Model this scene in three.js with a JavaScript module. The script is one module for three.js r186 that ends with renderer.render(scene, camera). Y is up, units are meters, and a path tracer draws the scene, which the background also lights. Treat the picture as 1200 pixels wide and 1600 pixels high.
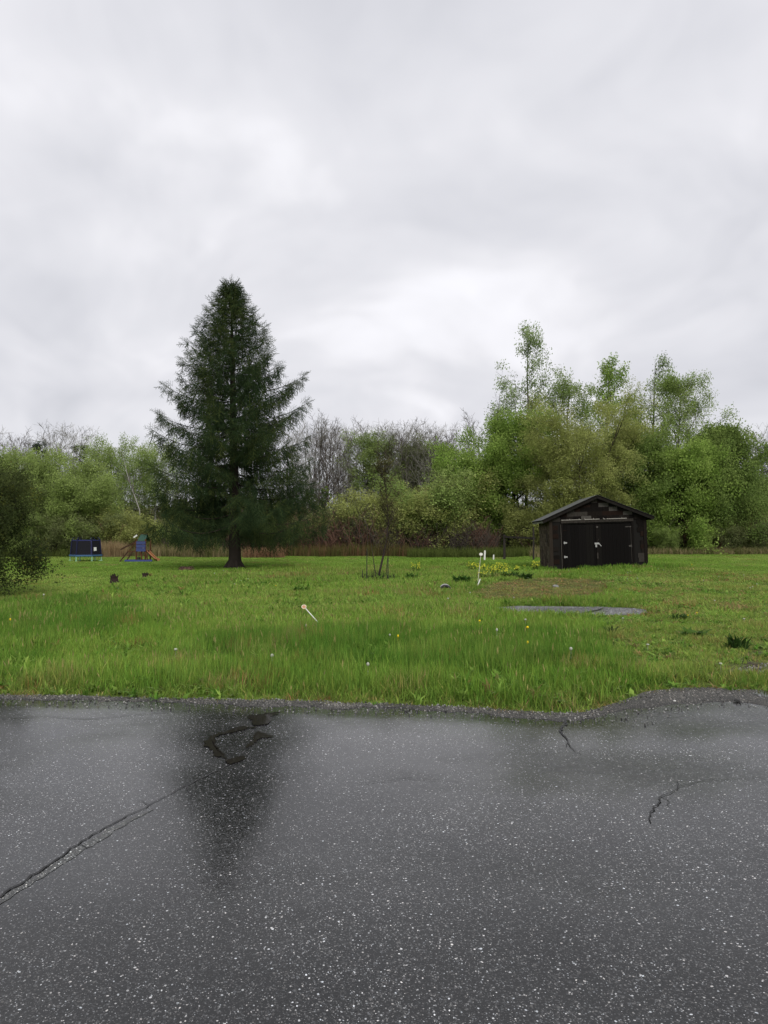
import * as THREE from 'three';
import { mergeGeometries } from 'three/addons/utils/BufferGeometryUtils.js';
import { RoundedBoxGeometry } from 'three/addons/geometries/RoundedBoxGeometry.js';
import { ImprovedNoise } from 'three/addons/math/ImprovedNoise.js';

// ---------------------------------------------------------------- camera, sky, sun, exposure
const scene = new THREE.Scene();
const FOCAL = 1180, EYE = 1.7, HORIZON = 834;            // photograph pixels (1200 x 1600), metres
const camera = new THREE.PerspectiveCamera(2 * Math.atan(800 / FOCAL) * 180 / Math.PI, 3 / 4, 0.1, 2000);
camera.position.set(0, EYE, 0);
camera.rotation.x = Math.atan((HORIZON - 800) / FOCAL);
const renderer = new THREE.WebGLRenderer({ antialias: true });
renderer.toneMapping = THREE.LinearToneMapping;
renderer.toneMappingExposure = 1.85;
renderer.shadowMap.enabled = true;
const sun = new THREE.DirectionalLight(new THREE.Color(1.0, 0.97, 0.92), 1.5);
sun.position.set(14, 46, 22); sun.target.position.set(0, 0, -25);
sun.castShadow = true; sun.shadow.radius = 60;
Object.assign(sun.shadow.camera, { left: -60, right: 60, top: 60, bottom: -60, near: 1, far: 200 });
sun.shadow.mapSize.set(4096, 4096);
scene.add(sun, sun.target);

function rng(seed) { let s = seed | 0; return () => { s = (s + 0x6d2b79f5) | 0; let t = Math.imul(s ^ (s >>> 15), 1 | s); t = (t + Math.imul(t ^ (t >>> 7), 61 | t)) ^ t; return ((t ^ (t >>> 14)) >>> 0) / 4294967296; }; }
const PN = new ImprovedNoise();
const noise = (x, y = 0, z = 0) => PN.noise(x + 100.37, y + 57.13, z + 31.71);
function fbm(x, y, z, n = 4) { let a = 0.5, s = 0; for (let i = 0; i < n; i++) { s += a * noise(x, y, z); x *= 2.03; y *= 2.03; z *= 2.03; a *= 0.5; } return s; }
const clamp = (x, a = 0, b = 1) => Math.max(a, Math.min(b, x)), lerp = (a, b, t) => a + (b - a) * t;
const smooth = (a, b, x) => { const t = clamp((x - a) / (b - a)); return t * t * (3 - 2 * t); };

{ // overcast sky, soft rolls of cloud on a high layer
  const W = 1536, H = 768, data = new Float32Array(W * H * 4);
  for (let j = 0; j < H; j++) {
    const el = ((j + 0.5) / H - 0.5) * Math.PI, y = Math.sin(el), c = Math.cos(el);
    for (let i = 0; i < W; i++) {
      const az = ((i + 0.5) / W - 0.5) * 2 * Math.PI, x = c * Math.cos(az), z = c * Math.sin(az);
      const k = 1.9 / (Math.max(y, 0) + 0.42), px = x * k + 21.9, pz = z * k + 11.7, py = y * 0.8;
      const wx = fbm(px * 0.9 + 3.1, py, pz * 0.9, 3), wz = fbm(px * 0.9, py + 9.7, pz * 0.9 + 5.2, 3);
      const big = fbm(px * 0.75 + wx * 0.9, py * 1.5 + 1.3, pz * 0.75 + wz * 0.9, 5);
      const fine = fbm(px * 2.6 + wz * 1.9, py * 4 + 4.4, pz * 2.6 + wx * 1.9, 5);
      let b = 0.775 + 0.22 * big + 0.17 * fine + 0.05 * smooth(0.1, 0.42, big + 0.45 * fine);
      const t = smooth(0.60, 0.9, b);                       // thin places whiter, thick ones a little violet grey
      const h = smooth(0.16, 0.0, y) * 0.03;
      const o = (j * W + i) * 4; b *= 0.543;
      data[o] = b * lerp(0.97, 1.0, t) - h; data[o + 1] = b * lerp(0.985, 0.998, t) - h * 0.6; data[o + 2] = b * lerp(1.068, 1.05, t) - h; data[o + 3] = 1;
    }
  }
  const sky = new THREE.DataTexture(data, W, H, THREE.RGBAFormat, THREE.FloatType);
  sky.mapping = THREE.EquirectangularReflectionMapping; sky.magFilter = THREE.LinearFilter; sky.needsUpdate = true;
  scene.background = sky; scene.environment = sky;
}

// ---------------------------------------------------------------- helpers
const V = (x, y, z) => new THREE.Vector3(x, y, z);
const UPV = V(0, 1, 0);
const PITCH = camera.rotation.x;
const dirOf = (px, py) => V((px - 600) / FOCAL, (800 - py) / FOCAL, -1).applyAxisAngle(V(1, 0, 0), PITCH);
function G(px, py) { const d = dirOf(px, py), k = -EYE / d.y; return V(d.x * k, 0, d.z * k); }      // the point of the flat ground under a photo pixel
function at(px, py, depth) { const d = dirOf(px, py), k = depth / -d.z; return V(d.x * k, EYE + d.y * k, d.z * k); }
const col = (r, g, b) => new THREE.Color().setRGB(r, g, b);

const taken = new Map();
function numbered(name) { const n = taken.get(name) ?? 0; taken.set(name, n + 1); return n ? name + '_' + String(n).padStart(3, '0') : name; }
function tag(o, label, category, group) { o.userData.label = label; o.userData.category = category; if (group) o.userData.group = group; return o; }
function shade(o) { o.castShadow = o.receiveShadow = true; return o; }
function thing(name, label, category, group, pos = V(0, 0, 0), turn = 0) {
  const o = new THREE.Group(); o.name = numbered(name); o.position.copy(pos); o.rotation.y = turn; scene.add(o); return tag(o, label, category, group);
}
function part(name, geo, mat, parent) { const m = shade(new THREE.Mesh(geo, mat)); m.name = name; parent.add(m); return m; }
function structure(name, geo, mat) { const m = part(numbered(name), geo, mat, scene); m.userData.kind = 'structure'; return m; }
function copyOf(o, pos, turn, scale, label) {
  const c = o.clone(); c.name = numbered(o.name.replace(/_\d{3}$/, '')); c.userData = { ...o.userData }; c.position.copy(pos); c.rotation.y = turn;
  if (scale) c.scale.set(...(Array.isArray(scale) ? scale : [scale, scale, scale]));
  if (label) c.userData.label = label;
  scene.add(c); return c;
}
class GB {                                                   // collects triangles
  constructor() { this.p = []; this.i = []; this.c = []; this.n = []; this.u = []; }
  get size() { return this.p.length / 3; }
  v(x, y, z, c, n, u) { this.p.push(x, y, z); if (c) this.c.push(c.r, c.g, c.b); if (n) this.n.push(n.x, n.y, n.z); if (u) this.u.push(u[0], u[1]); return this.size - 1; }
  tri(a, b, c) { this.i.push(a, b, c); }
  quad(a, b, c, d) { this.i.push(a, b, c, a, c, d); }
  tube(pts, radii, sides = 5, cap = true) {
    const rings = []; let side = V(1, 0, 0), d = V(0, 0, 0);
    for (let k = 0; k < pts.length; k++) {
      d.subVectors(pts[Math.min(k + 1, pts.length - 1)], pts[Math.max(k - 1, 0)]).normalize();
      if (Math.abs(d.dot(side)) > 0.95 || k === 0) side = Math.abs(d.x) < 0.8 ? V(1, 0, 0) : V(0, 0, 1);
      side = side.clone().addScaledVector(d, -side.dot(d)).normalize();
      const up = V(0, 0, 0).crossVectors(d, side), ring = [];
      for (let s = 0; s < sides; s++) {
        const a = s / sides * Math.PI * 2, n = V(0, 0, 0).addScaledVector(side, Math.cos(a)).addScaledVector(up, Math.sin(a)), r = radii[k];
        ring.push(this.v(pts[k].x + n.x * r, pts[k].y + n.y * r, pts[k].z + n.z * r, null, n));
      }
      rings.push(ring);
    }
    for (let k = 0; k + 1 < rings.length; k++) for (let s = 0; s < sides; s++) { const t = (s + 1) % sides; this.quad(rings[k][s], rings[k][t], rings[k + 1][t], rings[k + 1][s]); }
    if (cap && radii[radii.length - 1] > 0.004) { const r = rings[rings.length - 1]; for (let s = 1; s + 1 < sides; s++) this.tri(r[0], r[s], r[s + 1]); }
  }
  geo() {
    const g = new THREE.BufferGeometry();
    g.setAttribute('position', new THREE.Float32BufferAttribute(this.p, 3));
    if (this.c.length) g.setAttribute('color', new THREE.Float32BufferAttribute(this.c, 3));
    if (this.u.length) g.setAttribute('uv', new THREE.Float32BufferAttribute(this.u, 2));
    g.setIndex(this.i);
    if (this.n.length === this.p.length) g.setAttribute('normal', new THREE.Float32BufferAttribute(this.n, 3)); else g.computeVertexNormals();
    return g;
  }
}
function box(x0, x1, y0, y1, z0, z1) { const g = new THREE.BoxGeometry(x1 - x0, y1 - y0, z1 - z0); g.translate((x0 + x1) / 2, (y0 + y1) / 2, (z0 + z1) / 2); return g; }
function rod(a, b, r0, r1 = r0, sides = 8) { const g = new GB(); g.tube([a, b], [r0, r1], sides); return g.geo(); }
function bar(a, b, w, h) {                                   // a squared beam from a to b
  const len = a.distanceTo(b), g = new THREE.BoxGeometry(w, h, len), d = V(0, 0, 0).subVectors(b, a).normalize();
  g.applyQuaternion(new THREE.Quaternion().setFromRotationMatrix(new THREE.Matrix4().lookAt(V(0, 0, 0), d, Math.abs(d.y) > 0.95 ? V(0, 0, 1) : UPV)));
  g.translate((a.x + b.x) / 2, (a.y + b.y) / 2, (a.z + b.z) / 2); return g;
}
function instanced(name, geo, mat, list, parent) {           // list of { m: Matrix4, c: Color }
  const o = shade(new THREE.InstancedMesh(geo, mat, list.length)); o.name = name;
  list.forEach((e, k) => { o.setMatrixAt(k, e.m); if (e.c) o.setColorAt(k, e.c); });
  o.userData.kind = 'stuff'; parent.add(o); return o;
}
const Q = () => new THREE.Quaternion();
function place(p, q, s) { return new THREE.Matrix4().compose(p, q, typeof s === 'number' ? V(s, s, s) : s); }
const mat = (c, rough = 0.9, more = {}) => new THREE.MeshPhysicalMaterial({ color: c, roughness: rough, specularIntensity: rough > 0.72 ? 0.25 : 0.8, ...more });
function inPoly(p, poly) { let inside = false; for (let i = 0, j = poly.length - 1; i < poly.length; j = i++) { const a = poly[i], b = poly[j]; if ((a.z > p.z) !== (b.z > p.z) && p.x < (b.x - a.x) * (p.z - a.z) / (b.z - a.z) + a.x) inside = !inside; } return inside; }
function texture(size, fill, srgb = true, channels = 4) {
  const d = new Uint8Array(size * size * 4); fill(d, size);
  const t = new THREE.DataTexture(d, size, size); t.magFilter = THREE.LinearFilter; t.minFilter = THREE.LinearMipmapLinearFilter; t.generateMipmaps = true;
  t.wrapS = t.wrapT = THREE.RepeatWrapping; if (srgb) t.colorSpace = THREE.SRGBColorSpace; t.needsUpdate = true; return t;
}

// ---------------------------------------------------------------- the lie of the land (outlines read off the photograph onto the ground)
const onGround = (list) => list.map(([x, y]) => G(x, y));
const EDGE = onGround([[-900, 1068], [-300, 1078], [0, 1086], [150, 1088], [300, 1091], [450, 1095], [600, 1100], [750, 1105], [860, 1112], [915, 1113], [960, 1101], [1005, 1083], [1030, 1076], [1100, 1074], [1200, 1078], [1400, 1088], [2200, 1110]]).sort((a, b) => a.x - b.x);
function edgeZ(x) {                                          // where the asphalt ends and the verge begins
  if (x <= EDGE[0].x) return EDGE[0].z; if (x >= EDGE[EDGE.length - 1].x) return EDGE[EDGE.length - 1].z;
  let k = 0; while (EDGE[k + 1].x < x) k++;
  return lerp(EDGE[k].z, EDGE[k + 1].z, (x - EDGE[k].x) / (EDGE[k + 1].x - EDGE[k].x));
}
const ragged = (x) => edgeZ(x) + 0.07 * noise(x * 1.7, 3.3) + 0.05 * noise(x * 6.1, 8.8);
const MOWN = onGround([[-1500, 985], [-400, 958], [0, 946], [110, 938], [180, 915], [255, 897], [340, 891], [440, 890], [560, 881], [700, 878], [830, 883], [858, 894], [1015, 889], [1100, 894], [1250, 905], [1900, 925], [3000, 925], [3000, 840], [-3000, 840], [-3000, 985]]);
const BARE = onGround([[735, 925], [770, 908], [840, 903], [920, 905], [955, 915], [945, 930], [900, 941], [800, 944], [750, 938]]);
const SLAB = onGround([[758, 951], [800, 948.5], [880, 949], [985, 950], [1018, 953], [1016, 959], [975, 961], [940, 963], [850, 963], [800, 960], [768, 957]]);
const WEEDY = onGround([[930, 900], [1100, 893], [1700, 915], [1700, 1085], [1200, 1075], [1030, 1072], [985, 1050], [930, 1010], [900, 965], [1010, 950], [960, 925]]);
const MUD = onGround([[1125, 1052], [1160, 1030], [1178, 1008], [1195, 1000], [1290, 990], [1500, 990], [1500, 1062], [1200, 1066], [1150, 1062]]);
const PALE = onGround([[-60, 905], [60, 895], [170, 912], [110, 938], [0, 946], [-80, 950]]);
const LUSH = onGround([[330, 1000], [500, 985], [700, 990], [1000, 1000], [990, 1040], [800, 1060], [400, 1045], [300, 1030]]);
const LUSH2 = onGround([[-300, 958], [0, 948], [100, 942], [170, 950], [160, 985], [60, 1040], [-300, 1050]]);
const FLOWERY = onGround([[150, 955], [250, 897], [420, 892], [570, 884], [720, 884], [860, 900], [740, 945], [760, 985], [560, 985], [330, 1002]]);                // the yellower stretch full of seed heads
const SHED_A = G(862, 890.5);
function height(x, z) {                                      // of the ground sheet
  const e = edgeZ(x);
  if (z > e + 0.25) return -0.09;
  const verge = smooth(e + 0.25, e - 0.9, z);
  const roll = 0.05 * noise(x * 0.23, 1.1, z * 0.23) + 0.02 * noise(x * 0.9, 5.1, z * 0.9);
  const far = smooth(-10, -20, z);
  const shed = 0.17 * smooth(SHED_A.x + 0.3, SHED_A.x + 5.2, x) * smooth(-28, -35, z);
  return lerp(-0.09, 0.0, verge) + roll * verge * (0.4 + 0.6 * far) + shed * smooth(60, 30, Math.abs(x));
}
const ground3 = (p) => V(p.x, height(p.x, p.z), p.z);

const GREENS = { lush: col(0.088, 0.205, 0.024), mid: col(0.162, 0.298, 0.038), pale: col(0.250, 0.358, 0.072), dry: col(0.29, 0.23, 0.10), rust: col(0.26, 0.14, 0.06) };
function verdure(p) {                                        // what grows at a point: blade height, closeness, colour
  const n1 = noise(p.x * 0.35, 2.2, p.z * 0.35), n2 = noise(p.x * 1.3, 7.7, p.z * 1.3), n3 = noise(p.x * 0.11, 4.2, p.z * 0.11);
  const q = V(p.x + 0.5 * n2, 0, p.z + 0.9 * n1);
  const e = ragged(p.x), c = new THREE.Color();
  if (p.z > e - 0.02) return null;
  if (inPoly(V(p.x + 0.3 * n2 + 0.2 * noise(p.x * 5, 3, p.z * 5), 0, p.z + 0.4 * noise(p.x * 2.6, 1, p.z * 2.6)), SLAB)) return null;
  const fromEdge = e - p.z;
  if (inPoly(q, MUD)) return { h: 0.05 + 0.04 * n2, d: n1 + n2 > 0.25 ? 0.5 : 0.03, c: c.copy(GREENS.mid).lerp(GREENS.dry, 0.3), dry: 0.3 };
  if (inPoly(q, BARE)) return { h: 0.07, d: 0.42 + 0.3 * n2, c: c.copy(GREENS.mid).lerp(GREENS.dry, 0.4), dry: 0.62, bare: true };
  if (inPoly(q, MOWN)) { c.copy(GREENS.mid).lerp(GREENS.pale, clamp(0.40 + 0.9 * n3 + 0.35 * n1 + (inPoly(q, PALE) ? 0.45 : 0))); return { h: 0.055 + 0.02 * n2 + 0.02 * n1, d: 1, c, dry: 0.05, mown: true }; }
  if (inPoly(q, WEEDY)) { c.copy(GREENS.mid).lerp(GREENS.pale, clamp(0.45 + n1)).lerp(GREENS.dry, clamp(0.05 + 0.5 * n2)); return { h: 0.09 + 0.05 * n2 + 0.05 * n1 + (fromEdge < 1.0 ? 0.05 : 0), d: 0.85 + 0.3 * n2, c, dry: 0.16 }; }
  const lush = inPoly(q, LUSH) ? 1 : inPoly(q, LUSH2) ? 0.8 : 0;
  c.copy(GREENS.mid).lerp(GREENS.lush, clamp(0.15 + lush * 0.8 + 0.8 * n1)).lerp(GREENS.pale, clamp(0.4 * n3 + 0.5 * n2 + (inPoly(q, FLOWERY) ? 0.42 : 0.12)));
  let h = 0.15 + 0.06 * lush + 0.10 * n1 + 0.07 * n2 + (p.z > -16 ? 0.05 : 0);
  const rim = smooth(0.75, 0.06, fromEdge); h = lerp(h, 0.06, rim * 0.9);
  return { h, d: 1 - 0.3 * rim, c: c.lerp(GREENS.pale, 0.4 * rim), dry: 0.02 + 0.5 * smooth(0.32, 0.05, fromEdge) + (n1 + n2 > 0.45 ? 0.2 : 0), tall: true };
}

// ---------------------------------------------------------------- ground sheet
{
  const axis = (near, far, step, grow) => { const out = [0]; let s = step; while (out[out.length - 1] < far) { if (out[out.length - 1] > near) s *= grow; out.push(out[out.length - 1] + s); } return out; };
  const half = axis(24, 900, 0.3, 1.22), xs = [...half.slice(1).reverse().map((x) => -x), ...half];
  const ahead = axis(66, 900, 0.3, 1.25), zs = [...axis(6, 200, 1.5, 1.6).slice(1).reverse(), ...ahead.map((z) => -z)];
  const g = new GB();
  for (const z of zs) for (const x of xs) {
    const p = V(x, 0, z), near = Math.abs(x) < 60 && z > -75;
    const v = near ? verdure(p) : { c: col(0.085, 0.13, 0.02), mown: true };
    const c = v ? v.c.clone() : col(0.10, 0.085, 0.065), n = noise(x * 2.1, 0.5, z * 2.1);
    if (v && v.mown) c.lerp(col(0.055, 0.085, 0.015), 0.15);
    else c.lerp(col(0.075, 0.065, 0.035), v ? clamp((v.bare ? 0.55 : 0.35) + 0.4 * n) : 0.5);
    if (v && v.d < 0.2) c.copy(col(0.10, 0.09, 0.07));
    g.v(x, height(x, z), z, c, null, [x / 2.3, z / 2.3]);
  }
  const w = xs.length;
  for (let j = 0; j + 1 < zs.length; j++) for (let i = 0; i + 1 < w; i++) { const a = j * w + i; g.quad(a, a + w, a + w + 1, a + 1); }
  const r = rng(5);
  const grain = texture(512, (d, s) => {                     // mottled thatch and soil
    for (let j = 0; j < s; j++) for (let i = 0; i < s; i++) {
      const o = (j * s + i) * 4, a = i / s * 6.2832, b = j / s * 6.2832, m = fbm(Math.cos(a) * 3, Math.sin(a) * 3 + Math.cos(b) * 3, Math.sin(b) * 3, 4);
      const v = clamp(0.80 + 0.45 * m + (r() - 0.5) * 0.42, 0.2, 1);
      d[o] = 255 * clamp(v * 1.02); d[o + 1] = 255 * v; d[o + 2] = 255 * clamp(v * 0.97); d[o + 3] = 255;
    }
  });
  structure('ground', g.geo(), new THREE.MeshPhysicalMaterial({ vertexColors: true, map: grain, roughness: 0.95, specularIntensity: 0.15, bumpMap: grain, bumpScale: 0.03 }));
}

// ---------------------------------------------------------------- road
const TILE = 2.6;
const roadY = (x, z) => { const s = edgeZ(x) - z; return -0.022 * smooth(-0.6, 0, s) + 0.030 * noise(x * 0.42, 9.1, z * 0.34) * smooth(0, -1.2, s) + 0.007 * noise(x * 1.5, 2.4, z * 1.3) + 0.011 * noise(x * 0.13, 7.4, z * 1.5) * smooth(0, -0.8, s) - 0.01; };
const stone = rng(77), asphaltBump = new Uint8Array(2048 * 2048);
const asphaltMap = texture(2048, (d, s) => {
  for (let j = 0; j < s; j++) for (let i = 0; i < s; i++) {
    const k = j * s + i, o = k * 4, v = 30 + 14 * (stone() - 0.5);
    d[o] = v * 0.98; d[o + 1] = v; d[o + 2] = v * 1.0; d[o + 3] = 255; asphaltBump[k] = 70 + 40 * stone();
  }
  const speck = (count, r0, r1, v0, v1, up) => {
    for (let n = 0; n < count; n++) {
      const cx = stone() * s, cy = stone() * s, a = r0 + (r1 - r0) * stone() ** 2.2, b = a * (0.55 + 0.4 * stone()), turn = stone() * 3.1416, cs = Math.cos(turn), sn = Math.sin(turn), v = v0 + (v1 - v0) * stone(), warm = 0.97 + 0.05 * stone(), R = Math.ceil(a), hgt = up * (0.6 + 0.4 * stone()), corner = 0.25 * stone();
      for (let y = -R; y <= R; y++) for (let x = -R; x <= R; x++) {
        const u = (x * cs + y * sn) / a, w = (y * cs - x * sn) / b, q = Math.pow(Math.abs(u), 2.6) + Math.pow(Math.abs(w), 2.6) + corner * u * w;
        if (q > 1) continue;
        const k = ((Math.round(cy + y) + s) % s) * s + (Math.round(cx + x) + s) % s, o = k * 4;
        d[o] = v * warm; d[o + 1] = v; d[o + 2] = v * (2 - warm) ; asphaltBump[k] = Math.min(255, 90 + hgt * (1 - 0.5 * q));
      }
    }
  };
  speck(70000, 1.5, 4.4, 22, 62, 120);
  speck(15000, 2.6, 6.0, 18, 84, 165);
  speck(36000, 1.1, 3.4, 50, 122, 130);
  speck(12000, 1.0, 3.2, 95, 150, 140);
  speck(5200, 1.0, 3.6, 140, 200, 140);
  speck(1900, 1.4, 4.8, 160, 232, 150);
});
const bumpTexture = texture(2048, (d, s) => { for (let k = 0; k < s * s; k++) { d[k * 4] = d[k * 4 + 1] = d[k * 4 + 2] = asphaltBump[k]; d[k * 4 + 3] = 255; } }, false);
// how smoothly the film of water lies: streaks and patches over 24 m, looked up with a second set of coordinates
const wetness = texture(512, (d, s) => { const r = rng(4); for (let j = 0; j < s; j++) for (let i = 0; i < s; i++) { const o = (j * s + i) * 4, a = i / s * 24, b = j / s * 24, m = fbm(a * 0.45, 2.2, b * 0.9, 5) + 0.35 * fbm(a * 2.2, 6.1, b * 3.1, 3); const v = clamp(0.12 + 0.42 * m + (r() - 0.5) * 0.05, 0.07, 0.5); d[o] = d[o + 1] = d[o + 2] = 255 * v; d[o + 3] = 255; } }, false);
wetness.channel = 1; wetness.wrapS = wetness.wrapT = THREE.MirroredRepeatWrapping;
const roadMaterial = new THREE.MeshPhysicalMaterial({ vertexColors: true, map: asphaltMap, bumpMap: bumpTexture, bumpScale: 0.0005, roughness: 1, roughnessMap: wetness, ior: 1.4 });
let road;
{
  const xs = [], g = new GB();
  for (let x = -90; x <= 90; x += Math.abs(x) < 9 ? 0.09 : 0.6) xs.push(x);
  const ts = []; for (let t = 0; t < 1; t += t < 0.55 ? 0.008 : 0.03) ts.push(t); ts.push(1);
  for (const t of ts) for (const x of xs) {
    const z = lerp(ragged(x) + 0.02, 9, t);
    const stain = fbm(x * 0.7, 3.3, z * 0.7, 4), wear = fbm(x * 3.1, 1.7, z * 2.2, 3), c = 0.85 + 0.6 * stain + 0.35 * wear;
    g.v(x, roadY(x, z), z, col(c, c, c), null, [x / TILE + 0.13 * noise(x * 0.2, 1, z * 0.2), z / TILE]);
  }
  const w = xs.length;
  for (let j = 0; j + 1 < ts.length; j++) for (let i = 0; i + 1 < w; i++) { const a = j * w + i; g.quad(a, a + w, a + w + 1, a + 1); }
  const geo = g.geo(), uv1 = []; for (let k = 0; k < g.p.length; k += 3) uv1.push((g.p[k] + 12) / 24, (g.p[k + 2] + 14) / 24); geo.setAttribute('uv1', new THREE.Float32BufferAttribute(uv1, 2));
  road = structure('road', geo, roadMaterial);
}
const grey = (v, w = 1) => col(v * w, v, v / w);
function ribbon(pts, widths, lift, rough, seed) {            // an uneven strip lying on the road; pts are photo pixels
  const r = rng(seed), g = new GB(), line = []; const P = pts.map(([x, y]) => G(x, y));
  for (let k = 0; k + 1 < P.length; k++) { const n = Math.max(2, Math.ceil(P[k].distanceTo(P[k + 1]) / 0.05)); for (let s = 0; s < n; s++) line.push([P[k].clone().lerp(P[k + 1], s / n), lerp(widths[k], widths[k + 1], s / n)]); }
  line.push([P[P.length - 1], widths[widths.length - 1]]);
  line.forEach(([p, w], k) => {
    const a = line[Math.max(k - 1, 0)][0], b = line[Math.min(k + 1, line.length - 1)][0], d = V(b.x - a.x, 0, b.z - a.z).normalize(), s = V(-d.z, 0, d.x);
    const j = (r() - 0.5) * rough, w0 = w * (0.5 + 0.5 * rough * 8 * (r() - 0.4)), w1 = w * (0.5 + 0.5 * rough * 8 * (r() - 0.4));
    for (const m of [-w0, w1]) { const x = p.x + s.x * (m + j), z = p.z + s.z * (m + j); g.v(x, roadY(x, z) + lift, z, null, null, [x / TILE, z / TILE]); }
    if (k) g.quad(2 * k - 2, 2 * k - 1, 2 * k + 1, 2 * k);
  });
  return g.geo();
}
{
  const crackMat = mat(grey(0.010), 0.6), siltMat = new THREE.MeshStandardMaterial({ map: asphaltMap, color: col(2.0, 2.0, 1.9), roughness: 0.4, bumpMap: bumpTexture, bumpScale: 0.001 });
  const line = [[-120, 1476], [0, 1403], [60, 1362], [120, 1318], [180, 1282], [235, 1257], [290, 1226], [345, 1200], [372, 1188]];
  part('crack', ribbon(line, [0.014, 0.014, 0.015, 0.010, 0.009, 0.006, 0.006, 0.009, 0.008], 0.004, 0.022, 3), crackMat, road);
  part('silt', ribbon([[-120, 1484], [0, 1412], [60, 1371], [118, 1330], [180, 1291], [238, 1263]], [0.04, 0.04, 0.04, 0.06, 0.06, 0.01], 0.002, 0.022, 4), siltMat, road);
  part('crack', ribbon([[882, 1116], [884, 1130], [876, 1142], [888, 1160], [906, 1178]], [0.03, 0.02, 0.018, 0.008, 0.003], 0.006, 0.03, 5), crackMat, road);
  part('crack', ribbon([[1017, 1286], [1021, 1262], [1034, 1246], [1060, 1232], [1100, 1220], [1160, 1216], [1300, 1212]], [0.007, 0.010, 0.008, 0.005, 0.004, 0.003, 0.002], 0.006, 0.03, 6), crackMat, road);
  part('crack', ribbon([[-40, 1124], [60, 1118], [140, 1121], [230, 1112], [330, 1106], [372, 1100]], [0.008, 0.006, 0.01, 0.006, 0.01, 0.006], 0.006, 0.03, 7), crackMat, road);
  for (const [a, b, s] of [[[884, 1130], [862, 1128], 11], [[888, 1160], [878, 1172], 12], [[1034, 1246], [1046, 1262], 13], [[1060, 1232], [1052, 1218], 14], [[120, 1318], [150, 1326], 15], [[290, 1226], [300, 1246], 16], [[235, 1257], [215, 1249], 17], [[372, 1188], [420, 1176], 18]]) part('crack', ribbon([a, [(a[0] + b[0]) / 2 + 3, (a[1] + b[1]) / 2], b], [0.006, 0.004, 0.002], 0.004, 0.03, s), crackMat, road);
  part('crack', ribbon([[560, 1226], [640, 1219], [720, 1222]], [0.004, 0.006, 0.003], 0.006, 0.03, 8), crackMat, road);
}
// standing water in the broken spots
const waterMat = new THREE.MeshPhysicalMaterial({ color: col(0.020, 0.018, 0.015), roughness: 0.03, ior: 1.33 });
function puddle(name, outline, seed, level) {
  const P = onGround(outline), curve = new THREE.CatmullRomCurve3(P, true, 'catmullrom', 0.4), pts = curve.getPoints(P.length * 16), r = rng(seed);
  const shape = new THREE.Shape(pts.map((p) => new THREE.Vector2(p.x + 0.035 * noise(p.x * 14, 2, p.z * 14) + (r() - 0.5) * 0.012, -p.z + 0.06 * noise(p.x * 11, 8, p.z * 11) + 0.03 * noise(p.x * 40, 5, p.z * 40) + (r() - 0.5) * 0.012)));
  const g = new THREE.ShapeGeometry(shape); g.rotateX(-Math.PI / 2);
  const c = P.reduce((s, p) => s.add(p), V(0, 0, 0)).divideScalar(P.length);
  const rim = Math.max(...pts.map((p) => Math.max(height(p.x, p.z), roadY(p.x, p.z))));
  g.translate(0, level === 0 ? rim + 0.006 : level ?? roadY(c.x, c.z) + 0.007, 0);
  return structure(name, g, waterMat);
}
puddle('puddle', [[388, 1118], [405, 1116], [436, 1112], [424, 1120], [418, 1131], [402, 1133], [394, 1127]], 1);
puddle('puddle', [[402, 1134], [392, 1136], [372, 1141], [352, 1146], [340, 1150], [336, 1160], [344, 1172], [352, 1184], [338, 1180], [326, 1168], [317, 1166], [322, 1155], [334, 1147], [360, 1139], [384, 1134]], 2);
puddle('puddle', [[400, 1142], [412, 1144], [427, 1150], [418, 1153], [404, 1153], [399, 1161], [388, 1168], [386, 1163], [396, 1155]], 3);
puddle('puddle', [[350, 1186], [362, 1186], [378, 1182], [382, 1187], [366, 1191], [358, 1194]], 4);
puddle('puddle', [[1176, 1081], [1186, 1078], [1215, 1079], [1260, 1083], [1230, 1088], [1195, 1087]], 5, 0.0);
puddle('puddle', [[1180, 1046], [1190, 1040], [1215, 1036], [1260, 1040], [1240, 1056], [1205, 1060], [1188, 1056]], 6, -0.012);

// gravelly shoulder where the asphalt crumbles, and the apron of the old drive
const gravelMat = new THREE.MeshStandardMaterial({ vertexColors: true, map: asphaltMap, bumpMap: bumpTexture, bumpScale: 0.012, roughness: 0.7 });
{
  const g = new GB(), rows = 14; let w = 0;
  const xs = []; for (let x = -14; x <= 14; x += 0.07) xs.push(x);
  for (let j = 0; j <= rows; j++) { w = 0; for (const x of xs) {
    const width = (x > 2.0 ? lerp(0.12, 0.8, smooth(2.0, 3.2, x)) + 0.2 * noise(x * 1.6, 3.7) : Math.max(0.01, 0.10 + 0.16 * noise(x * 0.8, 4) + 0.12 * noise(x * 3.1, 2.2))), z = ragged(x) - 0.12 + (j / rows) * (width + 0.12 + 0.10 * noise(x * 5, 6) + 0.07 * noise(x * 14, 2));
    const c = lerp(1.7, 1.0, (j / rows) ** 2) + 1.2 * fbm(x * 2, 1, z * 2, 3) + (x < 0 ? 2.6 * smooth(0.1, 0.3, noise(x * 1.1, 9.9)) * (1 - j / rows) : 0);
    const fall = j === rows ? -0.012 : 0;
    g.v(x, Math.max(height(x, z), roadY(x, z)) + 0.005 + fall, z, col(c * 1.08, c * 0.99, c * 0.86), null, [x / 3.0, z / 3.0]); w++;
  } }
  for (let j = 0; j < rows; j++) for (let i = 0; i + 1 < w; i++) { const a = j * w + i; g.quad(a, a + w, a + w + 1, a + 1); }
  structure('gravel_shoulder', g.geo(), gravelMat);
}
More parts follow.
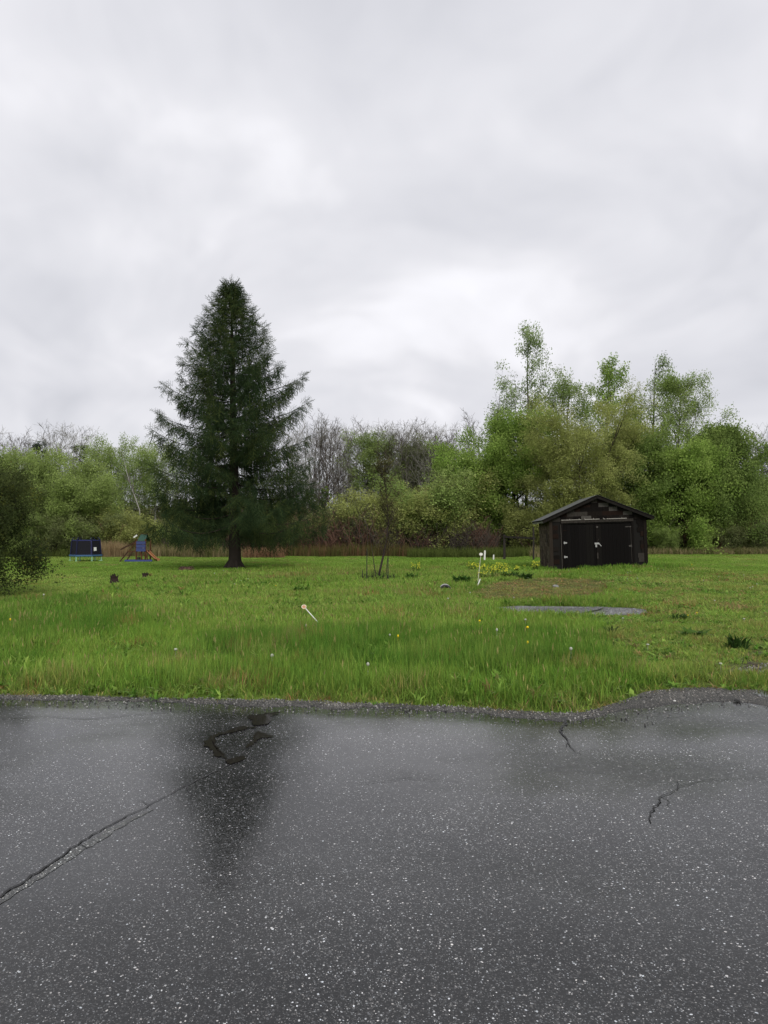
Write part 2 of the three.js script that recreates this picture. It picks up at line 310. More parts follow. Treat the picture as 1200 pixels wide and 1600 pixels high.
{ // remains of the old paved drive in front of the shed
  const g = new GB(), curve = new THREE.CatmullRomCurve3(SLAB, true, 'catmullrom', 0.3), pts = curve.getPoints(180), c = SLAB.reduce((s, p) => s.add(p), V(0, 0, 0)).divideScalar(SLAB.length);
  g.v(c.x, height(c.x, c.z) + 0.014, c.z, col(3.3, 3.3, 3.2), null, [c.x, c.z]);
  for (const k of [0.5, 0.9, 1]) pts.forEach((p, i) => { const j = 1 + 0.05 * noise(i * 0.9, 3) + 0.035 * noise(i * 2.7, 7), x = lerp(c.x, p.x, k * j), z = lerp(c.z, p.z, k * j), v = 3.3 + 2.6 * fbm(x, 2, z, 3); g.v(x, height(x, z) + (k === 1 ? -0.02 : 0.014), z, col(v, v, v * 0.97), null, [x / 4.3, z / 4.3]); });
  const n = pts.length;
  for (let i = 0; i + 1 < n; i++) { g.tri(0, 1 + i, 2 + i); for (let k = 0; k < 2; k++) g.quad(1 + k * n + i, 1 + (k + 1) * n + i, 2 + (k + 1) * n + i, 2 + k * n + i); }
  const slab = structure('pavement', g.geo(), gravelMat);
  const cr = new GB(), r = rng(9); let k = 0;
  for (const [px, py, w] of [[850, 962, .02], [880, 961, .05], [908, 960, .09], [922, 957, .16], [936, 955, .14], [944, 952, .03]]) { const p = G(px, py); for (const s of [-1, 1]) cr.v(p.x + (r() - .5) * .05, height(p.x, p.z) + 0.02, p.z + s * w / 2); if (k) cr.quad(2 * k - 2, 2 * k - 1, 2 * k + 1, 2 * k); k++; }
  part('crack', cr.geo(), mat(grey(0.01), 0.8), slab);
}
{ // loose stones along the crumbling edge
  const r = rng(21), list = [], rock = new THREE.IcosahedronGeometry(1, 0); 
  for (let k = 0; k < 7000; k++) {
    const x = -9 + 17 * r(), apron = x > 2.2, z = ragged(x) + (apron ? -0.1 + 1.0 * r() : -0.14 + 0.62 * r() ** 1.9), s = 0.003 + 0.011 * r() ** 3.5, v = 0.03 + 0.24 * r() ** 1.8;
    list.push({ m: place(V(x, Math.max(height(x, z), roadY(x, z)) + 0.006 + s * 0.3, z), Q().setFromEuler(new THREE.Euler(r() * 6, r() * 6, r() * 6)), V(s, s * 0.6, s * 0.8)), c: col(v, v * 0.98, v * 0.93) });
  }
  for (let k = 0; k < 900; k++) { const p = MUD[0].clone().lerp(G(1330, 1010 + 45 * r()), r()); const s = 0.005 + 0.016 * r() ** 3, v = 0.06 + 0.2 * r(); list.push({ m: place(V(p.x, height(p.x, p.z) + s * 0.3, p.z), Q().setFromEuler(new THREE.Euler(r() * 6, r() * 6, r() * 6)), V(s, s * 0.6, s * 0.8)), c: col(v, v * 0.97, v * 0.9) }); }
  const o = instanced('loose_gravel', rock, mat(col(1, 1, 1), 0.55), list, scene); tag(o, 'loose grey gravel scattered along the crumbling road edge', 'gravel');
}

// ---------------------------------------------------------------- the old shed
const woodTex = texture(256, (d, s) => { const r = rng(12); for (let i = 0; i < s; i++) { const streak = r(); for (let j = 0; j < s; j++) { const o = (j * s + i) * 4, v = clamp(0.62 + 0.25 * streak + 0.3 * fbm(i * 0.16, j * 0.012, 2, 3) + 0.12 * (r() - 0.5), 0.1, 1); d[o] = 255 * v; d[o + 1] = 250 * v; d[o + 2] = 242 * v; d[o + 3] = 255; } } });
const woodMat = (r, g, b, rough = 0.85) => new THREE.MeshPhysicalMaterial({ specularIntensity: 0.15, color: col(r, g, b), map: woodTex, bumpMap: woodTex, bumpScale: 0.004, roughness: rough });
{
  const W = 4.37, D = 4.5, EAVE = 2.46, TAN = Math.tan(23.3 * Math.PI / 180), APEX = EAVE + TAN * W / 2;
  const shed = thing('shed', 'old dark wooden shed with double doors and gable roof on the lawn', 'shed', null, V(SHED_A.x, -0.03, SHED_A.z), 0);
  shed.rotation.set(0, -5.5 * Math.PI / 180, 1.8 * Math.PI / 180, 'YXZ');
  const black = mat(col(0.010, 0.009, 0.008), 0.9);
  const tones = [woodMat(0.015, 0.012, 0.011), woodMat(0.019, 0.015, 0.0135), woodMat(0.012, 0.010, 0.0095), woodMat(0.028, 0.017, 0.0135), woodMat(0.025, 0.021, 0.019)];
  const worn = [woodMat(0.070, 0.064, 0.06), woodMat(0.13, 0.125, 0.12)];
  const weathered = [woodMat(0.115, 0.088, 0.068), woodMat(0.15, 0.12, 0.095), woodMat(0.07, 0.052, 0.042), woodMat(0.19, 0.16, 0.13)];
  const r = rng(41), unit = new THREE.BoxGeometry(1, 1, 1);
  const DX0 = 0.60, DX1 = 3.72, DH = 2.14;                    // door opening
  { // walls behind the shingles: a hollow body with gables, floor to roof
    const t = 0.08, s = new THREE.Shape([[0, -0.25], [W, -0.25], [W, EAVE], [W / 2, APEX], [0, EAVE]].map(([x, y]) => new THREE.Vector2(x, y)));
    const back = new THREE.ExtrudeGeometry(s, { depth: t, bevelEnabled: false }); back.translate(0, 0, -D);
    const f = s.clone(); f.holes.push(new THREE.Path([[DX0, -0.2], [DX1, -0.2], [DX1, DH], [DX0, DH]].map(([x, y]) => new THREE.Vector2(x, y))));
    const front = new THREE.ExtrudeGeometry(f, { depth: t, bevelEnabled: false }); front.translate(0, 0, -t);
    part('wall', mergeGeometries([front.toNonIndexed(), back.toNonIndexed(), box(0, t, -0.25, EAVE, -D + t, -t).toNonIndexed(), box(W - t, W, -0.25, EAVE, -D + t, -t).toNonIndexed()].map((g) => { g.deleteAttribute('uv'); return g; })), black, shed);
  }
  const shingle = (x0, x1, y0, y1, face, m) => {              // face: 'front' | 'left'
    const o = part('shingle', unit, m, shed), th = 0.018 + 0.008 * r();
    o.scale.set(x1 - x0 - 0.006, y1 - y0 + 0.02, th);
    if (face === 'front') { o.position.set((x0 + x1) / 2, (y0 + y1) / 2, 0.020 + 0.006 * r()); o.rotation.set(0.09 + 0.03 * r(), 0, (r() - 0.5) * 0.012); }
    else { o.position.set(-0.018 - 0.004 * r(), (y0 + y1) / 2, -(x0 + x1) / 2); o.rotation.set(0.0, -Math.PI / 2, 0); o.rotateX(0.10 + 0.04 * r()); }
  };
  const course = 0.2;
  for (let y = -0.1, k = 0; y < APEX - 0.12; y += course, k++) {
    for (let x = 0.11; x < W - 0.12;) {
      const w = 0.22 + 0.3 * r(), x1 = Math.min(x + w, W - 0.11), roof = Math.min(EAVE + TAN * Math.min(x, W - x), EAVE + TAN * Math.min(x1, W - x1)) - 0.03;
      const top = Math.min(y + course, roof), door = x1 > DX0 - 0.11 && x < DX1 + 0.11 && y < DH + 0.12;
      if (!door && top - y > 0.06) {
        const rakeEdge = roof - y < 0.3, patch = noise(x * 1.4, y * 1.6, 3);
        const m = (rakeEdge && r() < 0.55) || (patch > 0.36 && r() < 0.3) ? worn[r() < 0.75 ? 0 : 1] : y < 0.9 && x > 3.7 && r() < 0.3 ? worn[0] : y < 0.7 && x < 0.7 && r() < 0.4 ? tones[3] : tones[Math.floor(r() * 5)];
        const cut = [x < DX0 - 0.11 && x1 > DX0 - 0.11 ? 0 : 1];
        shingle(x, x1, y, top, 'front', m);
      } else if (!door || y + course < DH) { /* gap under the rake or the door itself */ }
      x = x1;
    }
  }
  for (let y = -0.1; y < EAVE - 0.05; y += course) for (let x = 0.12; x < D - 0.02;) { const x1 = Math.min(x + 0.2 + 0.2 * r(), D); shingle(x, x1, y, Math.min(y + course, EAVE - 0.02), 'left', weathered[Math.floor(r() * 4)]); x = x1; }
  { // the two sides nobody sees carry the same shingles, joined
    const list = [];
    for (let y = -0.1; y < EAVE - 0.05; y += course) for (let x = 0.02; x < D;) { const x1 = Math.min(x + 0.2 + 0.2 * r(), D); const g = unit.clone(); g.scale(0.02, Math.min(course, EAVE - y) + 0.02, x1 - x - 0.006); g.translate(W + 0.016, y + course / 2, -(x + x1) / 2); list.push(g); x = x1; }
    for (let y = -0.1; y < EAVE - 0.05; y += course) for (let x = 0.02; x < W;) { const x1 = Math.min(x + 0.2 + 0.2 * r(), W); const g = unit.clone(); g.scale(x1 - x - 0.006, Math.min(course, EAVE - y) + 0.02, 0.02); g.translate((x + x1) / 2, y + course / 2, -D - 0.016); list.push(g); x = x1; }
    part('shingle_cladding', mergeGeometries(list), tones[1], shed).userData.kind = 'stuff';
  }
  // corner boards, door jambs, header
  part('corner_board', box(-0.045, 0.10, -0.2, EAVE - 0.02, 0.002, 0.05), woodMat(0.05, 0.04, 0.033), shed); part('corner_board', box(-0.05, -0.004, -0.2, EAVE - 0.06, -0.115, 0.0), weathered[1], shed);
  part('corner_board', box(W - 0.10, W + 0.045, -0.1, EAVE - 0.02, 0.002, 0.05), tones[1], shed);
  part('door_jamb', box(DX0 - 0.10, DX0 - 0.004, -0.15, DH + 0.06, 0.003, 0.045), tones[2], shed); part('door_jamb', box(DX1 + 0.004, DX1 + 0.10, -0.1, DH + 0.06, 0.003, 0.045), tones[2], shed);
  part('jamb_edge', box(DX0 - 0.118, DX0 - 0.102, -0.1, DH, 0.01, 0.06), woodMat(0.17, 0.16, 0.15), shed);
  part('header_board', box(DX0 - 0.1, DX1 + 0.1, DH + 0.064, DH + 0.19, 0.004, 0.055), woodMat(0.055, 0.05, 0.046), shed);
  const trim = woodMat(0.58, 0.57, 0.55); let tx = DX0 - 0.08;
  for (const w of [0.95, 0.72, 0.12, 0.95]) { const y = DH + 0.192 + 0.008 * r(); part('header_trim', box(tx, tx + w - 0.03, y, y + 0.026, 0.004, 0.075), trim, shed); tx += w + 0.14 * r(); }
  for (const x of [0.9, 1.35, 1.6, 2.0, 2.45, 3.3]) part('header_nail', box(x, x + 0.018, DH + 0.22, DH + 0.26, 0.03, 0.05), trim, shed);
  // doors, board by board
  const boardMats = [woodMat(0.010, 0.009, 0.009, 0.8), woodMat(0.013, 0.012, 0.011, 0.8), woodMat(0.008, 0.007, 0.007, 0.8)];
  const steel = mat(col(0.30, 0.30, 0.29), 0.65), mid = (DX0 + DX1) / 2;
  for (const [x0, x1, left] of [[DX0 + 0.006, mid - 0.006, true], [mid + 0.006, DX1 - 0.006, false]]) {
    const door = part('door', box(x0 + 0.02, x1 - 0.02, 0.0, DH - 0.04, -0.05, -0.03), boardMats[2], shed);
    const n = 9, w = (x1 - x0) / n;
    for (let k = 0; k < n; k++) part('plank', box(x0 + k * w + 0.003, x0 + (k + 1) * w - 0.003, -0.04 + 0.03 * r(), DH - 0.02 - 0.01 * r(), -0.029, 0.0 + 0.005 * r()), boardMats[Math.floor(r() * 3)], door);
    const hx = left ? x0 : x1, sgn = left ? 1 : -1;
    for (const [y, wd, ht, m] of left ? [[1.86, 0.16, 0.03, tones[3]], [1.28, 0.15, 0.09, steel], [0.62, 0.15, 0.09, steel]] : [[1.95, 0.26, 0.05, worn[1]], [1.05, 0.13, 0.10, worn[1]], [0.22, 0.24, 0.07, tones[4]]]) {
      const hinge = part('hinge', box(Math.min(hx, hx + sgn * wd), Math.max(hx, hx + sgn * wd), y - ht * 0.35, y + ht * 0.35, 0.007, 0.014), m, door);
      part('hinge_leaf', box(Math.min(hx - sgn * 0.004, hx + sgn * 0.05), Math.max(hx - sgn * 0.004, hx + sgn * 0.05), y - ht * 0.62, y + ht * 0.62, 0.0145, 0.019), m, hinge);
    }
    if (!left) part('worn_edge', box(x1 - 0.03, x1 - 0.004, 0.3, 1.9, 0.006, 0.012), worn[0], door);
  }
  part('door_strip', box(mid - 0.06, mid + 0.03, 0.02, DH - 0.04, 0.007, 0.03), woodMat(0.016, 0.014, 0.013), shed);
  const hasp = part('hasp', box(mid - 0.14, mid + 0.06, 1.17, 1.25, 0.031, 0.038), steel, shed);
  part('padlock', box(mid - 0.11, mid - 0.04, 1.04, 1.16, 0.034, 0.06), steel, hasp); part('strap', bar(V(mid + 0.05, 1.22, 0.036), V(mid + 0.16, 1.08, 0.036), 0.008, 0.035), steel, hasp);
  part('chain', rod(V(mid - 0.02, 1.3, 0.036), V(mid + 0.07, 1.42, 0.036), 0.009), worn[0], hasp);
  part('pull_handle', box(mid - 0.05, mid + 0.01, 0.5, 0.78, 0.031, 0.045), worn[0], shed);
  const knob = part('round_plate', new THREE.CylinderGeometry(0.045, 0.045, 0.012, 16).rotateX(Math.PI / 2).translate(mid + 0.0, DH - 0.16, 0.037), worn[1], shed);
  part('patch_board', box(-0.052, -0.044, 1.2, 1.75, -1.2, -1.05), worn[0], shed);
  // roof: decking, sheets with laps, barge boards
  const slope = 1 / Math.cos(23.3 * Math.PI / 180), over = 0.36, z0 = 0.24, z1 = -D - 0.24;
  const roofMat = new THREE.MeshStandardMaterial({ color: col(0.085, 0.09, 0.10), roughness: 0.38, map: woodTex }), edgeMat = woodMat(0.42, 0.42, 0.42);
  for (const side of [-1, 1]) {
    const roof = new THREE.Group(); roof.name = 'roof'; shed.add(roof);
    roof.position.set(W / 2, APEX + 0.02, 0); roof.rotation.z = side > 0 ? -23.3 * Math.PI / 180 : 23.3 * Math.PI / 180;
    const L = (W / 2 + over) * slope, x = (a, b) => side > 0 ? [a, b] : [-b, -a];
    part('decking', box(...x(0.01, L), 0.0, 0.045, z1, z0), tones[2], roof);
    const n = 7; for (let k = 0; k < n; k++) { const a = lerp(0, L + 0.03, k / n), b = lerp(0, L + 0.03, (k + 1) / n) + (k < n - 1 ? 0.03 : 0); const s = part('roofing_strip', box(...x(a, b), 0.047, 0.054, z1 - 0.02, z0 + 0.02), roofMat, roof); s.position.y = 0.001 * (n - k); s.rotation.z = side * 0.006; }
    part('barge_board', box(...x(0.0, L), -0.10, -0.002, z0 - 0.024, z0 + 0.002), woodMat(0.022, 0.02, 0.019), roof);
    part('barge_board', box(...x(0.0, L), -0.10, -0.002, z1 - 0.002, z1 + 0.024), tones[1], roof);
    part('fascia', box(...x(L - 0.022, L + 0.002), -0.09, -0.003, z1 + 0.03, z0 - 0.03), side < 0 ? edgeMat : tones[1], roof);
    for (let k = 0; k < 9; k++) part('rafter_tail', box(...x(L - over * 1.0, L - 0.03), -0.09, -0.003, z1 + 0.1 + k * (z0 - z1 - 0.25) / 8, z1 + 0.15 + k * (z0 - z1 - 0.25) / 8), worn[0], roof);
  }
}

// ---------------------------------------------------------------- foliage kit
function leafCluster(seed, n, size, spread, flat = 0.5) {     // leaves on all sides of a twig end, one unit across
  const r = rng(seed), g = new GB();
  for (let k = 0; k < n; k++) {
    const p = V(r() * 2 - 1, r() * 2 - 1, r() * 2 - 1).multiplyScalar(spread), q = Q().setFromEuler(new THREE.Euler((r() - 0.5) * 2.6 * flat - 0.3, r() * 6.283, (r() - 0.5) * 2.6 * flat));
    const l = size * (0.75 + 0.5 * r()), w = l * 0.36, b = g.size;
    for (const [x, y, z] of [[0, 0, -l / 2], [w, 0.12 * l, -0.05 * l], [0, -0.03 * l, l / 2], [-w, 0.12 * l, -0.05 * l]]) { const v = V(x, y, z).applyQuaternion(q).add(p); g.v(v.x, v.y, v.z); }
    g.quad(b, b + 1, b + 2, b + 3);
  }
  return g.geo();
}
const leafMat = (c, t = 0.5) => new THREE.MeshPhysicalMaterial({ color: c, roughness: 1, transmission: t, thickness: 0, side: THREE.DoubleSide, specularIntensity: 0.1 });
const LEAF = [leafCluster(1, 22, 0.18, 0.5, 0.9), leafCluster(2, 12, 0.25, 0.5, 0.9), leafCluster(3, 26, 0.14, 0.5, 0.9)];
const barkMats = { grey: mat(col(0.125, 0.117, 0.098)), dark: mat(col(0.028, 0.024, 0.021)), brown: mat(col(0.07, 0.055, 0.045)), pale: mat(col(0.26, 0.25, 0.22)) };

// Grows a tree: stems up the middle, limbs that reach the crown's outline, twigs on the limbs. Returns wood and the spots where leaves sit.
function grow(o) {
  const r = rng(o.seed), wood = new GB(), spots = [];
  const stems = o.stems ?? 1, H = o.h;
  const limb = (p0, dir, len, rad, level, bend) => {
    const n = level === 1 ? 6 : level === 2 ? 4 : 3, pts = [p0.clone()], radii = [rad]; let d = dir.clone().normalize(), p = p0.clone();
    for (let k = 1; k <= n; k++) {
      d.add(V((r() - 0.5), (r() - 0.5) * 0.8 + bend, (r() - 0.5)).multiplyScalar(level === 1 ? 0.28 : 0.38)).normalize();
      p = p.clone().addScaledVector(d, len / n); pts.push(p); radii.push(Math.max(rad * (1 - 0.82 * k / n), o.thick ? o.thick * 0.6 : 0.004));
    }
    wood.tube(pts, radii, level === 1 ? 5 : 3, false);
    const kids = level === 1 ? o.subs ?? 7 : level === 2 ? o.twigs ?? 3 : 0;
    for (let k = 0; k < kids; k++) {
      const t = level === 1 ? 0.22 + 0.78 * (k + r()) / kids : 0.3 + 0.7 * r(), f = t * n, i = Math.min(Math.floor(f), n - 1), q = pts[i].clone().lerp(pts[i + 1], f - i);
      const along = V(0, 0, 0).subVectors(pts[i + 1], pts[i]).normalize(), out = V(r() - 0.5, r() - 0.5 + 0.15, r() - 0.5).normalize();
      limb(q, along.multiplyScalar(0.75).add(out.multiplyScalar(o.spread ?? 0.9)), len * (level === 1 ? 0.5 - 0.25 * t : 0.55) * (0.7 + 0.6 * r()), Math.max(rad * (1 - 0.8 * t) * 0.55, o.thick ?? 0.006), level + 1, bend * 0.7 + 0.05);
    }
    if (level >= 2) for (let k = 1; k <= n; k++) if (r() < (o.leafiness ?? 0.8)) spots.push({ p: pts[k].clone().add(V((r() - 0.5), (r() - 0.5), (r() - 0.5)).multiplyScalar(0.3)), t: pts[k].y / H });
    if (level === 1 && o.inner) for (let k = 2; k <= n; k++) if (r() < o.inner) spots.push({ p: pts[k].clone(), t: pts[k].y / H });
  };
  for (let s = 0; s < stems; s++) {
    const a = s / stems * 6.283 + r() * 1.2, lean = (o.lean ?? 0.05) * (stems > 1 ? 1 : 0.5 + r()), hs = H * (s ? 0.72 + 0.26 * r() : 1);
    const base = stems > 1 ? V(Math.cos(a), 0, Math.sin(a)).multiplyScalar(o.clump ?? 0.3) : V(0, 0, 0);
    const N = 9, pts = [], radii = [], R = (o.r ?? H * 0.014) * (s ? 0.75 : 1);
    for (let k = 0; k <= N; k++) { const t = k / N; pts.push(V(base.x + Math.cos(a) * lean * hs * t ** 1.3 + (o.tilt ?? 0) * hs * t + 0.025 * H * noise(o.seed + s * 7, t * 2.2, 1) * Math.min(1, t * 3), hs * t - 0.1 * (k === 0), base.z + Math.sin(a) * lean * hs * t ** 1.3 + 0.025 * H * noise(o.seed + s * 7, t * 2.2, 9) * Math.min(1, t * 3))); radii.push(Math.max(R * (1 - 0.9 * t ** 0.85) * (k === 0 ? 1.45 : 1), 0.01)); }
    wood.tube(pts, radii, 7, false);
    const nb = Math.round(o.limbs / stems);
    for (let k = 0; k < nb; k++) {
      const t = lerp(o.from ?? 0.25, 0.95, (k + 0.6 * r()) / nb), f = t * N, i = Math.min(Math.floor(f), N - 1), q = pts[i].clone().lerp(pts[i + 1], f - i);
      const reach = o.reach(t) * (0.72 + 0.45 * r()) * (stems > 1 ? 0.8 : 1), az = stems > 1 && r() < 0.6 ? a + (r() - 0.5) * 2.2 : k * 2.4 + r() * 1.2;
      const up = lerp(o.upLow ?? 0.35, o.upHigh ?? 1.3, t) * (0.7 + 0.6 * r());
      limb(q, V(Math.cos(az), up, Math.sin(az)), reach * Math.sqrt(1 + up * up * 0.35), Math.max(radii[i] * 0.5, 0.012), 1, o.bend ?? 0.06);
    }
  }
  let top = 0; for (const s of spots) top = Math.max(top, s.p.y); if (!spots.length) for (let k = 1; k < wood.p.length; k += 3) top = Math.max(top, wood.p[k]);
  const fit = H / Math.max(top + (o.c0 ? 0.15 : 0), 0.1);                                              // the crown ends at the height asked for
  for (let k = 1; k < wood.p.length; k += 3) wood.p[k] *= fit; for (const s of spots) s.p.y *= fit;
  return { wood: wood.geo(), spots };
}
function crown(spots, o) {                                    // several clusters round each spot, each with its own green
  const r = rng(o.seed * 3 + 1), list = [], n = 1, skip = o.per === 1 ? 0.3 : 0.12, c0 = o.c0, c1 = o.c1, c = new THREE.Color();
  for (const s of spots) {
    for (let k = 0; k < n; k++) {
      if (r() < skip) continue;
      const p = s.p.clone().add(V(r() - 0.5, r() - 0.5, r() - 0.5).multiplyScalar(o.loose ?? 0.5));
      const tone = clamp(0.5 + 0.9 * noise(p.x * 0.7, p.y * 0.7, p.z * 0.7) + 0.5 * (r() - 0.5)); c.copy(c0).lerp(c1, tone).multiplyScalar(0.7 + 0.6 * r());
      if (o.odd && r() < 0.06) c.lerp(o.odd, 0.6);
      list.push({ m: place(p, Q().setFromEuler(new THREE.Euler((r() - 0.5) * 0.9, r() * 6.283, (r() - 0.5) * 0.9)), (o.size ?? 0.5) * (o.big ?? 1.45) * (0.7 + 0.6 * r())), c: c.clone() });
    }
  }
  return list;
}
const white = leafMat(col(1, 1, 1));
function tree(name, o, label, category, group, pos, turn = 0) {
  const t = thing(name, label, category, group, pos, turn), g = grow(o);
  part('trunk', g.wood, o.bark ?? barkMats.grey, t);
  if (o.c0) { const list = crown(g.spots, o); if (list.length) instanced('crown', LEAF[o.leaf ?? 0], white, list, t); }
  return t;
}
// where a tree stands: its place across the picture, its distance, and its height from where its top shows
function stand(px, depth, topY) { const x = (px - 600) / FOCAL * depth; return { pos: V(x, height(x, -depth), -depth), h: EYE + (HORIZON - topY) / FOCAL * depth - height(x, -depth) }; }
const dome = (w, low = 0.25) => (t) => w * Math.sqrt(Math.max(0.04, 1 - ((t - 0.5 - low / 2) / (0.62)) ** 2));
const spire = (w, low = 0.2) => (t) => w * (t < low + 0.15 ? 0.75 : Math.max(0.3, 1 - (t - low) / (1 - low) * 0.85));
const column = (w) => (t) => w * (0.55 + 0.45 * Math.sin(Math.PI * clamp((t - 0.1) / 0.9)));

// ---------------------------------------------------------------- the big spruce on the lawn
function needleSpray(seed, n, w) {                            // a hanging twig with side twigs, clothed in needles
  const r = rng(seed), g = new GB();
  const twig = (a, d, len) => {
    const side0 = V(0, 0, 0).crossVectors(d, Math.abs(d.y) > 0.9 ? V(1, 0, 0) : UPV).normalize(), side1 = V(0, 0, 0).crossVectors(d, side0);
    const m = Math.round(30 * len / 0.5) + 6;
    for (let k = 0; k < m; k++) {
      const t = (k + r() * 0.5) / m, p = a.clone().addScaledVector(d, len * t), ang = r() * 6.283;
      const o = side0.clone().multiplyScalar(Math.cos(ang)).addScaledVector(side1, Math.sin(ang)), nl = (0.048 + 0.022 * r()) * (t > 0.85 ? 0.8 : 1), tip = p.clone().addScaledVector(d, nl * 0.8).addScaledVector(o, nl * 0.55), wd = V(0, 0, 0).crossVectors(d, o).multiplyScalar(w * (0.7 + 0.6 * r())), b = g.size;
      for (const q of [p.clone().add(wd), p.clone().sub(wd), tip]) g.v(q.x, q.y, q.z);
      g.tri(b, b + 1, b + 2);
    }
  };
  twig(V(0, 0, 0), V(0, 0, 1), 1);
  for (let k = 0; k < n; k++) { const t = 0.08 + 0.8 * k / n, s = k % 2 ? 1 : -1, d = V(s * (0.6 + 0.3 * r()), (r() - 0.6) * 0.4, 0.75).normalize(); twig(V(0, 0, t), d, (0.5 - 0.3 * t) * (0.7 + 0.5 * r())); }
  return g.geo();
}
{
  const base = G(367, 888), r = rng(2024), spruce = thing('spruce_tree', 'tall dark spruce tree with drooping boughs standing alone on the lawn', 'tree', null, V(base.x, height(base.x, base.z), base.z));
  const H = 14.4, wood = new GB(), sprays = [[], [], []];
  const trunkPts = [], trunkR = [];
  const lean = (y) => V(-0.28 * Math.max(0, y / H) ** 1.2, y, 0);
  for (const [y, rad] of [[-0.15, 0.52], [0.06, 0.43], [0.25, 0.34], [0.6, 0.30], [1.4, 0.285], [3, 0.26], [5, 0.22], [7, 0.18], [9, 0.135], [11, 0.09], [12.8, 0.045], [13.8, 0.02], [14.35, 0.008]]) { trunkPts.push(lean(y)); trunkR.push(rad); }
  wood.tube(trunkPts, trunkR, 12, false);
  for (let k = 0; k < 7; k++) { const a = k / 7 * 6.283 + 0.4 * r(), d = V(Math.cos(a), 0, Math.sin(a)); wood.tube([d.clone().multiplyScalar(0.2).setY(0.4), d.clone().multiplyScalar(0.42).setY(0.1), d.clone().multiplyScalar(0.62).setY(-0.12)], [0.1, 0.09, 0.03], 6); }
  const prof = [[1.2, 3.4], [1.7, 4.2], [2.3, 4.75], [3, 4.9], [4, 4.75], [5, 4.6], [6, 4.5], [7, 4.3], [8, 3.85], [9, 3.45], [10, 2.95], [11, 2.3], [12, 1.7], [12.8, 1.15], [13.4, 0.7], [13.9, 0.35], [14.4, 0.06]];
  const reach = (h) => { let k = 0; while (k < prof.length - 2 && prof[k + 1][0] < h) k++; return (h > 4 ? 0.93 : 0.97) * lerp(prof[k][1], prof[k + 1][1], clamp((h - prof[k][0]) / (prof[k + 1][0] - prof[k][0]))); };
  const Z = V(0, 0, 1), deep = col(0.028, 0.050, 0.022), olive = col(0.088, 0.112, 0.032), mid = col(0.046, 0.074, 0.028);
  const put = (p, d, s, out, h) => { const c = deep.clone().lerp(mid, r()); if (r() < 0.35 + 0.6 * noise(p.x * 0.6, p.y * 0.5, p.z * 0.6)) c.lerp(olive, 0.3 + 0.6 * r()); const q = Q().setFromUnitVectors(Z, d.clone().normalize()); q.multiply(Q().setFromAxisAngle(Z, r() * 6.283)); sprays[Math.floor(r() * 3)].push({ m: place(p, q, s), c }); };
  for (let h = 2.2; h < 13.9; h += lerp(0.54, 0.32, h / H)) {
    const n = h > 13 ? 5 : 6 + r() | 0, a0 = r() * 6.283;
    for (let k = 0; k < n; k++) {
      const a = a0 + k / n * 6.283 + (r() - 0.5) * 0.7, t = h / H, d = V(Math.cos(a), 0, Math.sin(a));
      const long = 0.66 + 0.40 * r() + (r() < 0.14 ? 0.14 : 0), startUp = lerp(-0.12, 1.15, t ** 1.8) + (r() - 0.5) * 0.15, sag = lerp(-0.40, -0.1, t), tipUp = lerp(0.42, 0.2, t), rise = startUp * 0.55 + sag * 0.45 + tipUp * 0.55;
      let R = reach(h) * long; for (let q = 0; q < 4; q++) R = 0.5 * R + 0.5 * reach(Math.min(h + Math.max(0, rise) * R, 14.35)) * long; R = Math.max(R, 0.22);
      const pts = [], radii = [], N = 8, root = lean(h);
      for (let s = 0; s <= N; s++) { const u = s / N; pts.push(V(root.x + d.x * R * u, h + R * (startUp * u * 0.55 + sag * u * (1 - u * 0.55) + tipUp * u ** 3 * 0.55), d.z * R * u)); radii.push(lerp(0.045 * (1 - 0.7 * t), 0.006, u)); }
      if (h < 3.2) for (const p of pts) p.y = Math.max(p.y, 1.45);
      wood.tube(pts, radii, 4, false);
      const side = V(-d.z, 0, d.x), m = Math.max(4, Math.round(R * 4.7));
      for (let s = 0; s < m; s++) {
        const u = 0.12 + 0.88 * (s + r()) / m, f = u * N, i = Math.min(Math.floor(f), N - 1), p = pts[i].clone().lerp(pts[i + 1], f - i), along = V(0, 0, 0).subVectors(pts[i + 1], pts[i]).normalize();
        const wide = (1 - u * 0.88) * Math.min(1, R / 2.6);
        for (const sg of [-1, 1]) {
          const L = wide * (0.55 + 0.75 * r()), dir = side.clone().multiplyScalar(sg).addScaledVector(along, 0.7 + 0.3 * r()).add(V(0, -0.25 - 0.3 * r(), 0)).normalize();
          const steps = Math.max(1, Math.round(L / 0.5));
          for (let e = 0; e <= steps; e++) { const q = p.clone().addScaledVector(dir, L * e / steps); q.y -= 0.16 * (L * e / steps) ** 2; put(q, dir.clone().add(V(0, -0.2 - 0.6 * r() * (1 - t), 0)), 0.36 + 0.26 * r(), u, h); if (r() < 0.62 * (1 - t * 0.55)) put(q, V((r() - 0.5) * 0.3, -1, (r() - 0.5) * 0.3).addScaledVector(d, 0.18), 0.5 + 0.42 * r() * (1 - t * 0.5), u, h); }
        }
        put(p, along.clone().add(V(0, 0.1, 0)), 0.34 + 0.2 * r(), u, h);
      }
      for (let s = 0; s < 4; s++) put(pts[N].clone().addScaledVector(d, -0.12 * s), d.clone().multiplyScalar(0.8).add(V((r() - 0.5) * 0.7, 0.25 + 0.5 * t, (r() - 0.5) * 0.7)), 0.34 + 0.2 * r(), 1, h);
    }
  }
  for (let k = 0; k < 12; k++) { const y = 12.9 + 1.1 * k / 12, a = r() * 6.283; put(lean(y), V(Math.cos(a) * 0.6, 0.9, Math.sin(a) * 0.6), 0.26, 0.8, y); }
  put(lean(13.95), V(0, 1, 0), 0.5, 0.8, 14.5); put(lean(14.2), V(0.1, 1, 0), 0.42, 0.8, 14.5);
